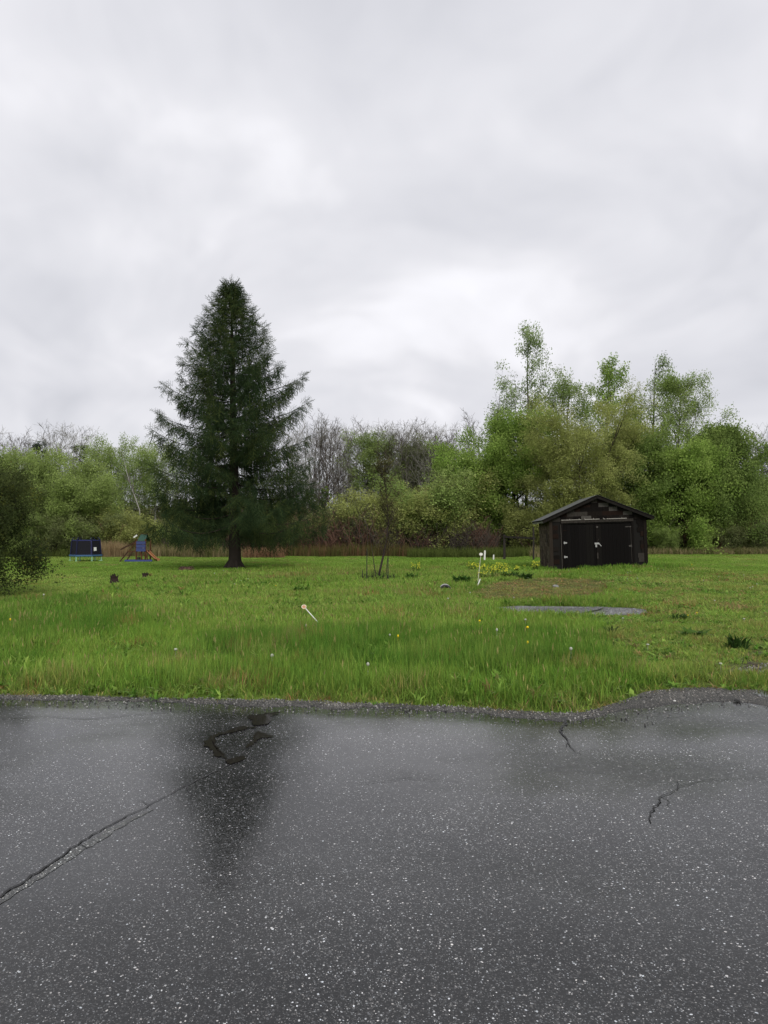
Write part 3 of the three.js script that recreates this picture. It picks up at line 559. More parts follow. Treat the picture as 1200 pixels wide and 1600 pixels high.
  part('trunk', wood.geo(), mat(col(0.040, 0.032, 0.027), 0.95), spruce);
  const needleMat = new THREE.MeshPhysicalMaterial({ color: col(1, 1, 1), roughness: 0.9, specularIntensity: 0.15, side: THREE.DoubleSide });
  sprays.forEach((list, k) => instanced('needles', needleSpray(70 + k, 6, 0.013), needleMat, list, spruce));
  console.log('spruce sprays', sprays.map((s) => s.length).join(' '));
}

// ---------------------------------------------------------------- the edge of the wood
const C = { bright: [col(0.203, 0.316, 0.060), col(0.319, 0.427, 0.105)], willow: [col(0.259, 0.294, 0.083), col(0.389, 0.418, 0.143)], aspen: [col(0.210, 0.292, 0.111), col(0.324, 0.409, 0.182)], fresh: [col(0.198, 0.283, 0.072), col(0.306, 0.386, 0.124)], deep: [col(0.151, 0.225, 0.056), col(0.245, 0.322, 0.090)], dusk: [col(0.162, 0.199, 0.075), col(0.240, 0.275, 0.111)] };
const cone = (w) => (t) => w * (t < 0.45 ? 0.75 + 0.55 * t : Math.max(0.24, 1 - (t - 0.45) / 0.55 * 0.78));
const two = (k) => ({ c0: C[k][0], c1: C[k][1] });
function edgeTree(name, px, depth, topY, o, label, group, category = 'tree') {
  const s = stand(px, depth, topY); return tree(name, { seed: Math.round(px * 7 + depth), h: s.h, ...o }, label, category, group, s.pos, 0);
}
// right-hand group behind the shed
edgeTree('aspen_tree', 816, 67, 506, { ...two('aspen'), limbs: 46, from: 0.3, reach: cone(5.4), upLow: 0.45, upHigh: 1.15, subs: 7, twigs: 3, leafiness: 0.55, per: 1, size: 0.5, big: 1.0, leaf: 1, loose: 0.5, bark: barkMats.grey, r: 0.2, stems: 2, lean: 0.03 }, 'tallest airy aspen with thin pale foliage rising left of the shed roof');
edgeTree('willow_tree', 905, 58, 606, { ...two('willow'), limbs: 76, from: 0.12, reach: dome(4.6, 0.1), stems: 6, lean: 0.2, clump: 0.6, upLow: 0.5, upHigh: 1.4, subs: 8, twigs: 4, leafiness: 0.7, per: 2, size: 0.42, leaf: 2, loose: 0.6, bark: barkMats.brown }, 'broad olive green willow dome right behind the shed roof');
edgeTree('poplar_tree', 882, 66, 576, { ...two('fresh'), limbs: 34, from: 0.3, reach: cone(4.2), upLow: 0.5, upHigh: 1.15, subs: 6, leafiness: 0.6, per: 1, size: 0.5, big: 1.15 }, 'green poplar top standing between the tallest aspen and the willow dome');
edgeTree('poplar_tree', 937, 66, 556, { ...two('bright'), limbs: 30, from: 0.35, reach: cone(3.8), upLow: 0.6, upHigh: 1.2, subs: 6, leafiness: 0.6, per: 1, size: 0.48, big: 1.05, leaf: 1 }, 'narrow bright green poplar top poking above the willow dome');
edgeTree('aspen_tree', 1012, 67, 556, { ...two('aspen'), limbs: 42, from: 0.3, reach: cone(4.9), upLow: 0.45, upHigh: 1.15, subs: 7, leafiness: 0.42, per: 1, size: 0.45, big: 1.0, leaf: 1, stems: 2, lean: 0.04 }, 'thinly leaved aspen with pale twiggy top to the right of the willow dome');
edgeTree('aspen_tree', 1048, 64, 582, { ...two('fresh'), limbs: 44, from: 0.2, reach: cone(5.2), upLow: 0.25, upHigh: 1.0, subs: 7, leafiness: 0.6, per: 1, size: 0.5, big: 1.15 }, 'green aspen with layered branches and sloping right side behind the shed');
edgeTree('maple_tree', 990, 60, 660, { ...two('deep'), limbs: 54, from: 0.03, reach: dome(3.3, -0.1), upLow: -0.05, upHigh: 1.3, subs: 8, leafiness: 0.58, per: 2, size: 0.55, bark: barkMats.dark }, 'dense green maple at the right corner of the shed');
edgeTree('maple_tree', 1062, 59, 690, { ...two('bright'), limbs: 56, from: 0.03, reach: dome(3.4, -0.1), upLow: -0.05, upHigh: 1.2, subs: 8, leafiness: 0.58, per: 2, size: 0.55, bark: barkMats.dark }, 'dense bright green maple on the lawn edge right of the shed');
edgeTree('maple_tree', 1122, 60, 664, { ...two('deep'), limbs: 58, from: 0.03, reach: (t) => t < 0.62 ? 3.3 : 3.3 * Math.max(0.3, (1 - t) / 0.38), upLow: 0.1, upHigh: 1.3, subs: 8, leafiness: 0.58, per: 2, size: 0.58, bark: barkMats.dark }, 'dark green maple with a narrow top beside the bare grey trees');
edgeTree('maple_tree', 1160, 64, 745, { ...two('deep'), limbs: 44, from: 0.03, reach: dome(2.4, -0.1), upLow: 0.0, subs: 7, leafiness: 0.9, per: 2, size: 0.55 }, 'low dark green maple ending the leafy trees right of the shed');
// centre: the bright maple and the dark trunked tree
edgeTree('maple_tree', 797, 62, 640, { ...two('bright'), limbs: 40, from: 0.42, reach: dome(3.0, 0.38), upLow: 0.1, upHigh: 1.2, subs: 8, leafiness: 0.58, per: 2, size: 0.52, bark: barkMats.dark, r: 0.34 }, 'bright green maple with a stout black trunk left of the shed');
edgeTree('maple_tree', 765, 63, 668, { ...two('bright'), limbs: 54, from: 0.2, reach: dome(3.9, 0.2), tilt: -0.16, upLow: 0.1, upHigh: 1.1, subs: 8, leafiness: 0.58, per: 2, size: 0.52, bark: barkMats.dark, stems: 3, lean: 0.14, r: 0.2 }, 'wide bright green maple with leaning dark stems beside the black trunk');
edgeTree('dead_tree', 768, 64, 612, { limbs: 18, from: 0.4, reach: spire(2.6, 0.4), upLow: 0.8, upHigh: 1.6, subs: 5, twigs: 2, bark: barkMats.dark, r: 0.16 }, 'dead dark tree with bare branches left of the tallest aspen');
edgeTree('round_tree', 648, 76, 684, { ...two('dusk'), limbs: 50, from: 0.3, reach: dome(3.3, 0.3), subs: 8, leafiness: 1, per: 2, size: 0.6 }, 'round dull green tree crown in front of the bare grey trees');
edgeTree('poplar_tree', 563, 74, 668, { ...two('fresh'), limbs: 24, from: 0.5, reach: dome(2.3, 0.5), upLow: 0.6, upHigh: 1.4, subs: 6, leafiness: 0.6, per: 1, size: 0.5, big: 1.1, r: 0.12 }, 'slender tree with a pale green tuft among the bare grey trees', 'slender green tufted trees');
edgeTree('poplar_tree', 592, 74, 672, { ...two('fresh'), limbs: 24, from: 0.5, reach: dome(2.1, 0.5), upLow: 0.6, upHigh: 1.4, subs: 6, leafiness: 0.6, per: 1, size: 0.5, big: 1.1, r: 0.12 }, 'slender tree with a pale green tuft among the bare grey trees', 'slender green tufted trees');
// left-hand group behind the trampoline
const alderGroup = 'alders behind the trampoline';
for (const [px, d, top, w, alderLabel] of [[-45, 60, 700, 3.0, 'bushy green alder almost wholly hidden by the dark low branched tree'], [8, 62, 704, 3.0, 'bushy green alder showing just over the dark low branched tree'], [48, 60, 697, 3.2, 'bushy green alder below the small dark conifer'], [92, 59, 699, 3.2, 'tall bushy green alder straight behind the trampoline'], [132, 58, 738, 2.6, 'lowest bushy green alder between the trampoline and the slender birches']]) edgeTree('alder_tree', px, d, top, { ...two('fresh'), c0: C.deep[1], limbs: 52, from: 0.06, reach: dome(w, 0.05), stems: 4, lean: 0.1, clump: 0.5, upLow: 0.4, upHigh: 1.3, subs: 8, leafiness: 0.58, per: 2, size: 0.45, big: 1.3, bark: barkMats.grey }, alderLabel, alderGroup);
const birchGroup = 'slender birches left of the spruce';
for (const [px, d, top, birchLabel] of [[150, 70, 690, 'slender birch next to the narrow dark conifer behind the alders'], [172, 68, 679, 'airy slender birch between the narrow conifer and the leaning birch'], [208, 67, 680, 'airy slender birch standing at the leaning white trunk'], [238, 70, 684, 'slender birch partly hidden by the outer spruce boughs']]) edgeTree('birch_tree', px, d, top, { ...two('fresh'), limbs: 28, from: 0.42, reach: dome(2.3, 0.3), upLow: 0.6, upHigh: 1.5, subs: 6, leafiness: 0.5, per: 1, size: 0.48, big: 1.1, bark: barkMats.pale, r: 0.13 }, birchLabel, birchGroup);
{ const a = at(218, 797, 63), b = at(199, 742, 64), g = new GB(), p0 = V(a.x + 0.35, height(a.x, a.z) - 0.1, a.z); g.tube([p0, a, b, V(b.x - 0.5, b.y + 2, b.z)], [0.055, 0.05, 0.035, 0.012], 7);
  const br = thing('leaning_birch', 'bare white birch trunk leaning left beside the big spruce', 'tree'); part('trunk', g.geo(), mat(col(0.24, 0.23, 0.21), 0.85), br);
  const tw = new GB(), r = rng(8); for (let k = 0; k < 9; k++) { const p = a.clone().lerp(b, 0.4 + 0.6 * r()); tw.tube([p, p.clone().add(V((r() - 0.6) * 1.4, 0.6 + r(), (r() - 0.5)))], [0.03, 0.006], 4); } part('branches', tw.geo(), barkMats.grey, br); }
// small dark conifers in the back row
{
  const make = (px, d, top, label) => {
    const s = stand(px, d, top), t = thing('dark_conifer', label, 'tree', null, s.pos), r = rng(px * 3 + 1), list = [], w = new GB(); w.tube([V(0, -0.1, 0), V(0, s.h, 0)], [0.14, 0.01], 6);
    for (let h = 1; h < s.h - 0.1; h += 0.34) { const R = 0.3 + (s.h - h) * 0.17; for (let k = 0; k < 6; k++) { const a = r() * 6.283, L = R * (0.6 + 0.5 * r()), d2 = V(Math.cos(a), -0.1 - 0.3 * r(), Math.sin(a)), hh = h + 0.34 * r(); w.tube([V(0, hh, 0), d2.clone().multiplyScalar(L).add(V(0, hh, 0))], [0.02, 0.005], 3, false); for (let e = 0.2; e <= 1; e += 0.3) list.push({ m: place(d2.clone().multiplyScalar(L * e).add(V(0, hh, 0)), Q().setFromUnitVectors(V(0, 0, 1), V(d2.x + (r() - 0.5), 0.3 - 1.1 * r(), d2.z + (r() - 0.5)).normalize()).multiply(Q().setFromAxisAngle(V(0, 0, 1), r() * 6.283)), 0.5 + 0.3 * r()), c: col(0.025 + 0.02 * r(), 0.042 + 0.02 * r(), 0.02) }); } }
    part('trunk', w.geo(), barkMats.dark, t); instanced('needles', needleSpray(91, 6, 0.03), mat(col(1, 1, 1), 0.8, { side: THREE.DoubleSide }), list, t);
  };
  make(62, 72, 690, 'small dark conifer above the bushy alders behind the trampoline'); make(124, 74, 694, 'narrow dark conifer between the alders and the slender birches'); make(1193, 76, 698, 'dark conifer behind the bare grey trees right of the maples');
}
// bare trees
{
  const protos = [0, 1, 2, 3].map((k) => ({ o: { seed: 300 + k * 17, h: 11, limbs: 24, from: 0.3, reach: dome(2.5, 0.1), upLow: 1.0, upHigh: 1.8, subs: 7, twigs: 4, spread: 0.75, thick: 0.011, bark: [barkMats.grey, barkMats.pale, barkMats.grey, barkMats.brown][k], r: 0.11, stems: k === 2 ? 2 : 1, lean: 0.05 }, made: null }));
  const r = rng(55), whereBare = (px) => px < 140 ? 'above the alders behind the trampoline' : px < 490 ? 'beside the big spruce' : px < 600 ? 'between the spruce and the slender green trees' : px < 735 ? 'around the round dull green tree' : px < 900 ? 'left of the tallest aspen' : 'right of the maples';
  const spots = [[-60, 76, 668], [-25, 78, 660], [8, 76, 668], [30, 74, 664], [92, 76, 658], [108, 73, 655], [118, 78, 668], [255, 72, 690], [448, 73, 668], [478, 72, 662], [497, 73, 642], [506, 74, 648], [518, 76, 660], [532, 74, 664], [545, 77, 672], [575, 78, 650], [606, 76, 656], [613, 74, 650], [626, 77, 656], [640, 76, 654], [656, 78, 652], [672, 75, 656], [688, 77, 650], [700, 76, 660], [718, 78, 672], [462, 76, 655], [485, 77, 650], [512, 72, 655], [526, 78, 650], [553, 74, 658], [584, 76, 660], [600, 73, 662], [633, 73, 664], [665, 73, 662], [682, 73, 668], [20, 75, 672], [44, 77, 676], [75, 75, 668], [745, 74, 640], [1088, 76, 690], [1150, 75, 672], [1168, 74, 656], [1182, 76, 666], [1198, 74, 670], [1215, 76, 662], [1245, 75, 668]];
  spots.forEach(([px, d, top], k) => {
    const p = protos[k % 4], s = stand(px, d, top), label = 'thin leafless grey tree ' + whereBare(px), group = 'leafless trees ' + whereBare(px);
    if (!p.made) { p.made = tree('bare_tree', p.o, label, 'tree', group, s.pos, r() * 6.283); p.made.scale.setScalar(s.h / 11); }
    else copyOf(p.made, s.pos, r() * 6.283, s.h / 11, label).userData.group = group;
  });
}
// shrubs along the edge
{
  const kinds = [
    { key: 'willow', label: 'olive green shrub', name: 'olive_shrub', n: 2 }, { key: 'fresh', label: 'fresh green leafy shrub', name: 'green_shrub', n: 2 }, { key: 'dusk', label: 'twiggy brownish shrub', name: 'twiggy_shrub', n: 2 } ];
  for (const [i, k] of kinds.entries()) { k.made = []; k.o = (j) => ({ ...two(k.key), seed: 700 + i * 31 + j * 7, h: 4, stems: 6, lean: 0.2, clump: 0.5, limbs: 36, from: 0.15, reach: dome(1.7, 0.1), upLow: 0.6, upHigh: 1.5, subs: 6, twigs: 3, leafiness: i === 2 ? 0.25 : 0.5, per: 1, size: 0.4, big: 1.25, leaf: 2, bark: barkMats.brown, r: 0.045 }); }
  const r = rng(66), list = [];                               // px, depth, top, kind
  for (const e of [[575, 60, 752, 0], [628, 60, 742, 0], [680, 59, 760, 0], [705, 62, 735, 0], [735, 63, 765, 1], [668, 60, 725, 1], [545, 60, 780, 2], [520, 61, 790, 2], [498, 60, 795, 0], [470, 60, 800, 2], [445, 61, 795, 0], [420, 60, 805, 2], [390, 60, 815, 0], [350, 61, 800, 1], [310, 60, 810, 0], [275, 58, 815, 1], [250, 59, 800, 0], [225, 59, 815, 0], [200, 58, 795, 0], [178, 60, 780, 0], [160, 58, 790, 2], [120, 57, 800, 2], [80, 57, 795, 2], [40, 57, 800, 1], [0, 57, 800, 2], [-40, 58, 790, 1], [845, 58, 780, 0], [870, 57, 790, 0], [1040, 57, 822, 1], [1140, 58, 815, 2], [1165, 59, 800, 0], [1185, 58, 812, 2], [1205, 60, 790, 0], [1240, 60, 780, 1]]) list.push(e);
  const where = (px) => px < 150 ? 'behind the trampoline' : px < 265 ? 'behind the climbing frame' : px < 460 ? 'behind the big spruce' : px < 560 ? 'between the spruce and the sapling' : px < 640 ? 'behind the leaning sapling' : px < 790 ? 'left of the black trunked maple' : px < 1000 ? 'close behind the shed' : px < 1150 ? 'right of the shed under the maples' : 'beyond the last maple right of the shed';
  for (const [px, d, top, kind] of list) {
    const k = kinds[kind], s = stand(px, d, top), j = k.made.length % 2, label = k.label + ' ' + where(px), group = k.name.replace('_', ' ') + 's ' + where(px);
    if (k.made.length < 2) { const t = tree(k.name, k.o(j), label, 'shrub', group, s.pos, r() * 6); t.scale.set(s.h / 4 * 1.1, s.h / 4, s.h / 4 * 1.1); k.made.push(t); }
    else { k.made.push(copyOf(k.made[j], s.pos, r() * 6.283, [s.h / 4 * (0.95 + 0.4 * r()), s.h / 4, s.h / 4 * (0.95 + 0.4 * r())], label)); k.made[k.made.length - 1].userData.group = group; }
  }
}
// the wood behind, brush and dry grass: nobody could count these
{
  const r = rng(88), thin = grow({ seed: 5, h: 10, limbs: 16, from: 0.2, reach: spire(1.9, 0.2), upLow: 0.9, upHigh: 1.9, subs: 5, twigs: 3, r: 0.1 }).wood, list = [];
  for (let k = 0; k < 520; k++) { const d = 76 + 44 * r(), x = (r() * 2 - 1) * (d * 0.62 + 8), v = 0.07 + 0.10 * r(), s = (0.66 + 0.36 * r()) * (d / 88); list.push({ m: place(V(x, -0.1, -d), Q().setFromAxisAngle(UPV, r() * 6.283), V(s, s, s)), c: col(v, v * 0.94, v * 0.80) }); }
  const back = instanced('wood_behind', thin, mat(col(1, 1, 1), 0.95), list, scene); tag(back, 'grey brown leafless wood filling the gaps between the trees', 'wood');
  const bushy = leafCluster(31, 14, 0.3, 0.5), under = [];
  for (let k = 0; k < 15000; k++) { const d = 70 + 44 * r(), x = (r() * 2 - 1) * (d * 0.62 + 8), y = (4.6 + 1.6 * noise(x * 0.15, d * 0.1, 3)) * r() ** 1.25, t = r(), v = 0.7 + 0.5 * r(); under.push({ m: place(V(x, y, -d), Q().setFromEuler(new THREE.Euler(r(), r() * 6, r())), 0.7 + 0.7 * r()), c: col(0.085 + 0.04 * t, 0.11 + 0.03 * r(), 0.042).multiplyScalar(v) }); }
  tag(instanced('understory', bushy, white, under, scene), 'dull green undergrowth deep in the wood', 'undergrowth');
  const tw = new GB(), rr = rng(19); for (let k = 0; k < 22; k++) { const a = rr() * 6.283, l = 0.5 + 0.6 * rr(), b = V((rr() - 0.5) * 0.5, 0, (rr() - 0.5) * 0.5), m = V(b.x + Math.cos(a) * 0.15 * l, l * 0.5, b.z + Math.sin(a) * 0.15 * l), e = V(b.x + Math.cos(a) * 0.45 * l, l, b.z + Math.sin(a) * 0.45 * l); tw.tube([b, m, e], [0.013, 0.01, 0.004], 3, false); for (let j = 0; j < 3; j++) { const q = m.clone().lerp(e, rr()), z = V(q.x + (rr() - 0.5) * 0.4, q.y + 0.3 * rr(), q.z + (rr() - 0.5) * 0.4); tw.tube([q, z], [0.007, 0.003], 3, false); } }
  const brush = [];
  for (let k = 0; k < 1900; k++) { const px = -80 + 1360 * r(), d = 57.5 + 8 * r() + (px > 930 ? 1 : 0), x = (px - 600) / FOCAL * d, dens = (px > 380 && px < 900 ? 1 : 0.45) + 0.3 * noise(x * 0.3, d * 0.2); if (r() > dens || (px > 766 && px < 822)) continue; const s = (1.1 + 1.2 * r()) * (px > 380 && px < 600 ? 1.25 : 1), red = r() < (px > 380 && px < 600 ? 0.7 : 0.35); const v = 0.6 + 0.6 * r(); brush.push({ m: place(V(x, height(x, -d) - 0.05, -d), Q().setFromAxisAngle(UPV, r() * 6.283), V(s * 1.2, s * (1 + 0.4 * r()), s * 1.2)), c: (red ? col(0.15, 0.085, 0.062) : col(0.095, 0.08, 0.065)).multiplyScalar(v) }); }
  tag(instanced('brush', tw.geo(), mat(col(1, 1, 1), 0.95), brush, scene), 'leafless reddish brown brush along the foot of the wood', 'brush');
  const bl = new GB(), rb = rng(23); for (let k = 0; k < 16; k++) { const a = rb() * 6.283, b = V((rb() - 0.5) * 0.5, 0, (rb() - 0.5) * 0.5), h = 0.6 + 0.5 * rb(), l = 0.12 + 0.25 * rb(), w = 0.012, i = bl.size, s = V(-Math.sin(a), 0, Math.cos(a)).multiplyScalar(w); for (const [t, ww] of [[0, 1], [0.55, 1]]) for (const sg of [-1, 1]) bl.v(b.x + Math.cos(a) * l * t * t + s.x * sg * ww, h * t, b.z + Math.sin(a) * l * t * t + s.z * sg * ww); bl.v(b.x + Math.cos(a) * l, h, b.z + Math.sin(a) * l); bl.quad(i, i + 1, i + 3, i + 2); bl.tri(i + 2, i + 3, i + 4); }
  const dry = [];
  const band = (p0, p1, d0, d1, n, hgt, ca, cb) => { for (let k = 0; k < n; k++) { const px = lerp(p0, p1, r()), d = lerp(d0, d1, r()), x = (px - 600) / FOCAL * d; dry.push({ m: place(V(x, height(x, -d) - 0.02, -d), Q().setFromAxisAngle(UPV, r() * 6.283), V(1, hgt * (0.6 + 0.6 * r()), 1)), c: ca.clone().lerp(cb, r()).multiplyScalar(0.8 + 0.4 * r()) }); } };
  const tan = col(0.30, 0.20, 0.11), straw = col(0.34, 0.27, 0.15), green = col(0.10, 0.13, 0.03), rust = col(0.22, 0.12, 0.07);
  band(152, 196, 54.5, 57, 260, 1.1, tan, straw); band(190, 290, 55, 58, 260, 0.9, straw, green); band(290, 345, 55, 58, 200, 1.2, straw, green); band(385, 440, 53, 56, 260, 0.75, rust, tan); band(330, 385, 55, 58, 140, 0.7, green, straw); band(440, 640, 56, 58.5, 520, 1.0, rust, green); band(640, 830, 53, 58, 560, 0.75, green, green); band(960, 1260, 55, 57, 420, 0.55, green, straw); band(-80, 152, 55, 57, 320, 0.7, green, green); band(830, 960, 50, 57, 260, 0.8, green, straw);
  tag(instanced('tall_grass', bl.geo(), white, dry, scene), 'tall dry and green grass along the foot of the wood', 'tall grass');
}

// ---------------------------------------------------------------- dark leaved tree at the left edge, sapling
{
  const d = 20, x = (-75 - 600) / FOCAL * d, o = { seed: 990, h: 3.9, stems: 4, lean: 0.12, clump: 0.2, limbs: 60, from: 0.16, reach: (t) => 2.35 * Math.sqrt(Math.max(0.05, 1 - ((t - 0.42) / 0.6) ** 2)), upLow: 0.0, upHigh: 1.2, bend: -0.03, subs: 9, twigs: 4, leafiness: 0.95, per: 3, size: 0.2, loose: 0.22, leaf: 0, big: 1.5, c0: col(0.040, 0.060, 0.019), c1: col(0.105, 0.130, 0.040), odd: col(0.16, 0.17, 0.03), bark: barkMats.dark, r: 0.07 };
  tree('crabapple_tree', o, 'dark brownish green tree with low sweeping branches over the mown grass', 'tree', null, V(x, height(x, -d), -d));
}
{
  const p = G(590, 907), t = thing('sapling', 'young leaning tree with sparse twigs inside dark stakes on the grass', 'tree', null, ground3(p)), r = rng(31), w = new GB(), spots = [];
  const k = 27.4 / FOCAL, path = [[0, -0.05], [3, 12], [8, 34], [14, 62], [17, 90], [15, 118], [12, 150], [9, 172]].map(([a, b], i) => V(a * k, b * k, 0.05 * i));
  w.tube(path, [0.045, 0.04, 0.036, 0.03, 0.024, 0.018, 0.012, 0.004], 6, false);
  w.tube([V(-0.05, 0, 0.1), V(-0.12, 0.5, 0.12), V(-0.2, 1.1, 0.15), V(-0.3, 1.8, 0.1)], [0.022, 0.018, 0.012, 0.004], 5, false); w.tube([V(0.3, 0, 0.0), V(0.34, 0.6, 0.02), V(0.42, 1.2, 0)], [0.016, 0.012, 0.004], 5, false);
  for (let e = 0; e < 70; e++) {
    const u = 0.28 + 0.7 * r(), f = u * 7, i = Math.min(Math.floor(f), 6), q = path[i].clone().lerp(path[i + 1], f - i), a = r() * 6.283, L = (1.15 - 0.75 * u) * (0.5 + 0.7 * r()), d = V(Math.cos(a), 1.0 + 0.8 * r(), Math.sin(a)).normalize(), m = q.clone().addScaledVector(d, L * 0.55).add(V((r() - .5) * .1, 0, (r() - .5) * .1)), z = m.clone().addScaledVector(d, L * 0.45).add(V(0, 0.1, 0));
    w.tube([q, m, z], [0.010, 0.007, 0.003], 3, false); for (let j = 0; j < 4; j++) { const b = m.clone().lerp(z, r() * 1.1 - 0.2), c = b.clone().add(V((r() - 0.5) * 0.4, 0.28 * r(), (r() - 0.5) * 0.4)); w.tube([b, c], [0.005, 0.002], 3, false); for (let s = 0; s < 2; s++) spots.push({ p: c.clone().lerp(b, r() * 0.7), t: 1 }); }
  }
  part('trunk', w.geo(), mat(col(0.045, 0.034, 0.030)), t);
  instanced('crown', leafCluster(44, 5, 0.3, 0.5), white, crown(spots, { seed: 12, per: 2, big: 1, size: 0.19, loose: 0.12, c0: col(0.085, 0.080, 0.034), c1: col(0.15, 0.155, 0.045) }), t);
  const stakeMat = mat(col(0.018, 0.016, 0.016), 0.7);
  for (const [px, py, top, label] of [[573, 908, 858, 'tall thin black stake left of the leaning sapling'], [606, 909, 872, 'short thin black stake right of the leaning sapling'], [566, 907, 893, 'stubby black stake farthest from the leaning sapling']]) { const b = ground3(G(px, py)), h = (py - top) / FOCAL * -b.z, s = part(numbered('garden_stake'), mergeGeometries([rod(V(0, -0.15, 0), V(0.01, h, 0), 0.018, 0.014, 6), rod(V(0.01, h, 0), V(0.01, h + 0.03, 0), 0.014, 0.002, 6)]), stakeMat, scene); s.position.copy(b); tag(s, label, 'stake'); }
  const clump = thing('dark_weeds', 'dark dead stalks crowded round the foot of the sapling', 'weeds', null, ground3(p)), c = new GB();
  for (let e = 0; e < 120; e++) { const a = (r() - 0.5) * 1.3, b = V(a, -0.02, (r() - 0.5) * 0.5), h = 0.14 + 0.28 * r() * (1 - Math.abs(a)); c.tube([b, b.clone().add(V((r() - .5) * .2, h, (r() - .5) * .2))], [0.011, 0.004], 3, false); }
  part('stalks', c.geo(), mat(col(0.022, 0.024, 0.020)), clump);
}

// ---------------------------------------------------------------- trampoline and climbing frame
{
  const p = ground3(G(134, 876.5)), t = thing('trampoline', 'small blue trampoline with dark safety net on the far lawn', 'trampoline', null, p, 0.25);
  const R = 0.93, blue = mat(col(0.035, 0.085, 0.20), 0.6), lightBlue = mat(col(0.05, 0.11, 0.21), 0.75), mint = mat(col(0.25, 0.45, 0.30), 0.6), navy = mat(col(0.014, 0.016, 0.045), 0.8);
  const corner = (k, rad, y) => V(Math.cos(k * Math.PI / 3) * rad, y, Math.sin(k * Math.PI / 3) * rad);
  part('jumping_mat', new THREE.CylinderGeometry(R * 0.86, R * 0.86, 0.012, 6).rotateY(Math.PI / 6).translate(0, 0.36, 0), mat(col(0.012, 0.012, 0.014), 0.8), t);
  for (let k = 0; k < 6; k++) {
    part('edge_pad', bar(corner(k, R, 0.37), corner(k + 1, R, 0.37), 0.11, 0.085), lightBlue, t);
    part('frame_rail', rod(corner(k, R - 0.02, 0.30), corner(k + 1, R - 0.02, 0.30), 0.022), mint, t);
    const leg = part('leg', rod(corner(k, R - 0.02, -0.02), corner(k, R - 0.02, 0.31), 0.032), mint, t);
    part('foot', rod(corner(k, R - 0.18, 0.02), corner(k, R + 0.06, 0.02), 0.028), mint, leg);
    const b = corner(k, R - 0.02, 0.40), m = corner(k, R * 0.88, 1.34), e = corner(k, R * 0.72, 1.45), g = new GB(); g.tube([b, b.clone().lerp(m, 0.5), m, m.clone().lerp(e, 0.6).add(V(0, 0.05, 0)), e], [0.035, 0.035, 0.035, 0.03, 0.026], 7);
    part('padded_pole', g.geo(), navy, t);
    const net = new GB(), a0 = corner(k, R - 0.05, 0.41), a1 = corner(k + 1, R - 0.05, 0.41), b0 = corner(k, R * 0.86, 1.30), b1 = corner(k + 1, R * 0.86, 1.30), n = 26;  // woven net: uprights and cross threads
    const thread = (s, e) => { const i = net.size, w = V(0, 0, 0).subVectors(e, s).normalize(), o = Math.abs(w.y) > 0.5 ? V(0, 0, 0).subVectors(a1, a0).normalize().multiplyScalar(0.0125) : V(0, 0.0125, 0); for (const q of [s.clone().sub(o), s.clone().add(o), e.clone().add(o), e.clone().sub(o)]) net.v(q.x, q.y, q.z); net.quad(i, i + 1, i + 2, i + 3); };
    for (let j = 0; j <= n; j++) { thread(a0.clone().lerp(a1, j / n), b0.clone().lerp(b1, j / n)); thread(a0.clone().lerp(b0, j / n), a1.clone().lerp(b1, j / n)); }
    part('net_panel', net.geo(), mat(col(0.012, 0.012, 0.016), 0.8, { side: THREE.DoubleSide }), t);
    part('net_band', bar(b0, b1, 0.02, 0.05), mat(col(0.03, 0.035, 0.12), 0.8), t);
  }
  const seam = corner(1, R * 0.9, 0), label = part('label_patch', new THREE.BoxGeometry(0.25, 0.22, 0.012), mat(col(0.75, 0.75, 0.72), 0.6), t);
  const c0 = corner(1, R - 0.02, 0.75).lerp(corner(0, R - 0.02, 0.75), 0.32); label.position.copy(c0.multiplyScalar(1.01)).setY(0.76); label.rotation.y = Math.PI / 2 - Math.PI / 6 + 0.0; label.rotation.z = 0.06;
  const strip = corner(2, R * 0.9, 0).lerp(corner(1, R * 0.9, 0), 0.97);
  part('door_zip', bar(strip.clone().setY(0.42).multiply(V(1.02, 1, 1.02)), strip.clone().setY(1.3).multiply(V(0.99, 1, 0.99)), 0.012, 0.05), mat(col(0.10, 0.10, 0.30), 0.7), t);
}
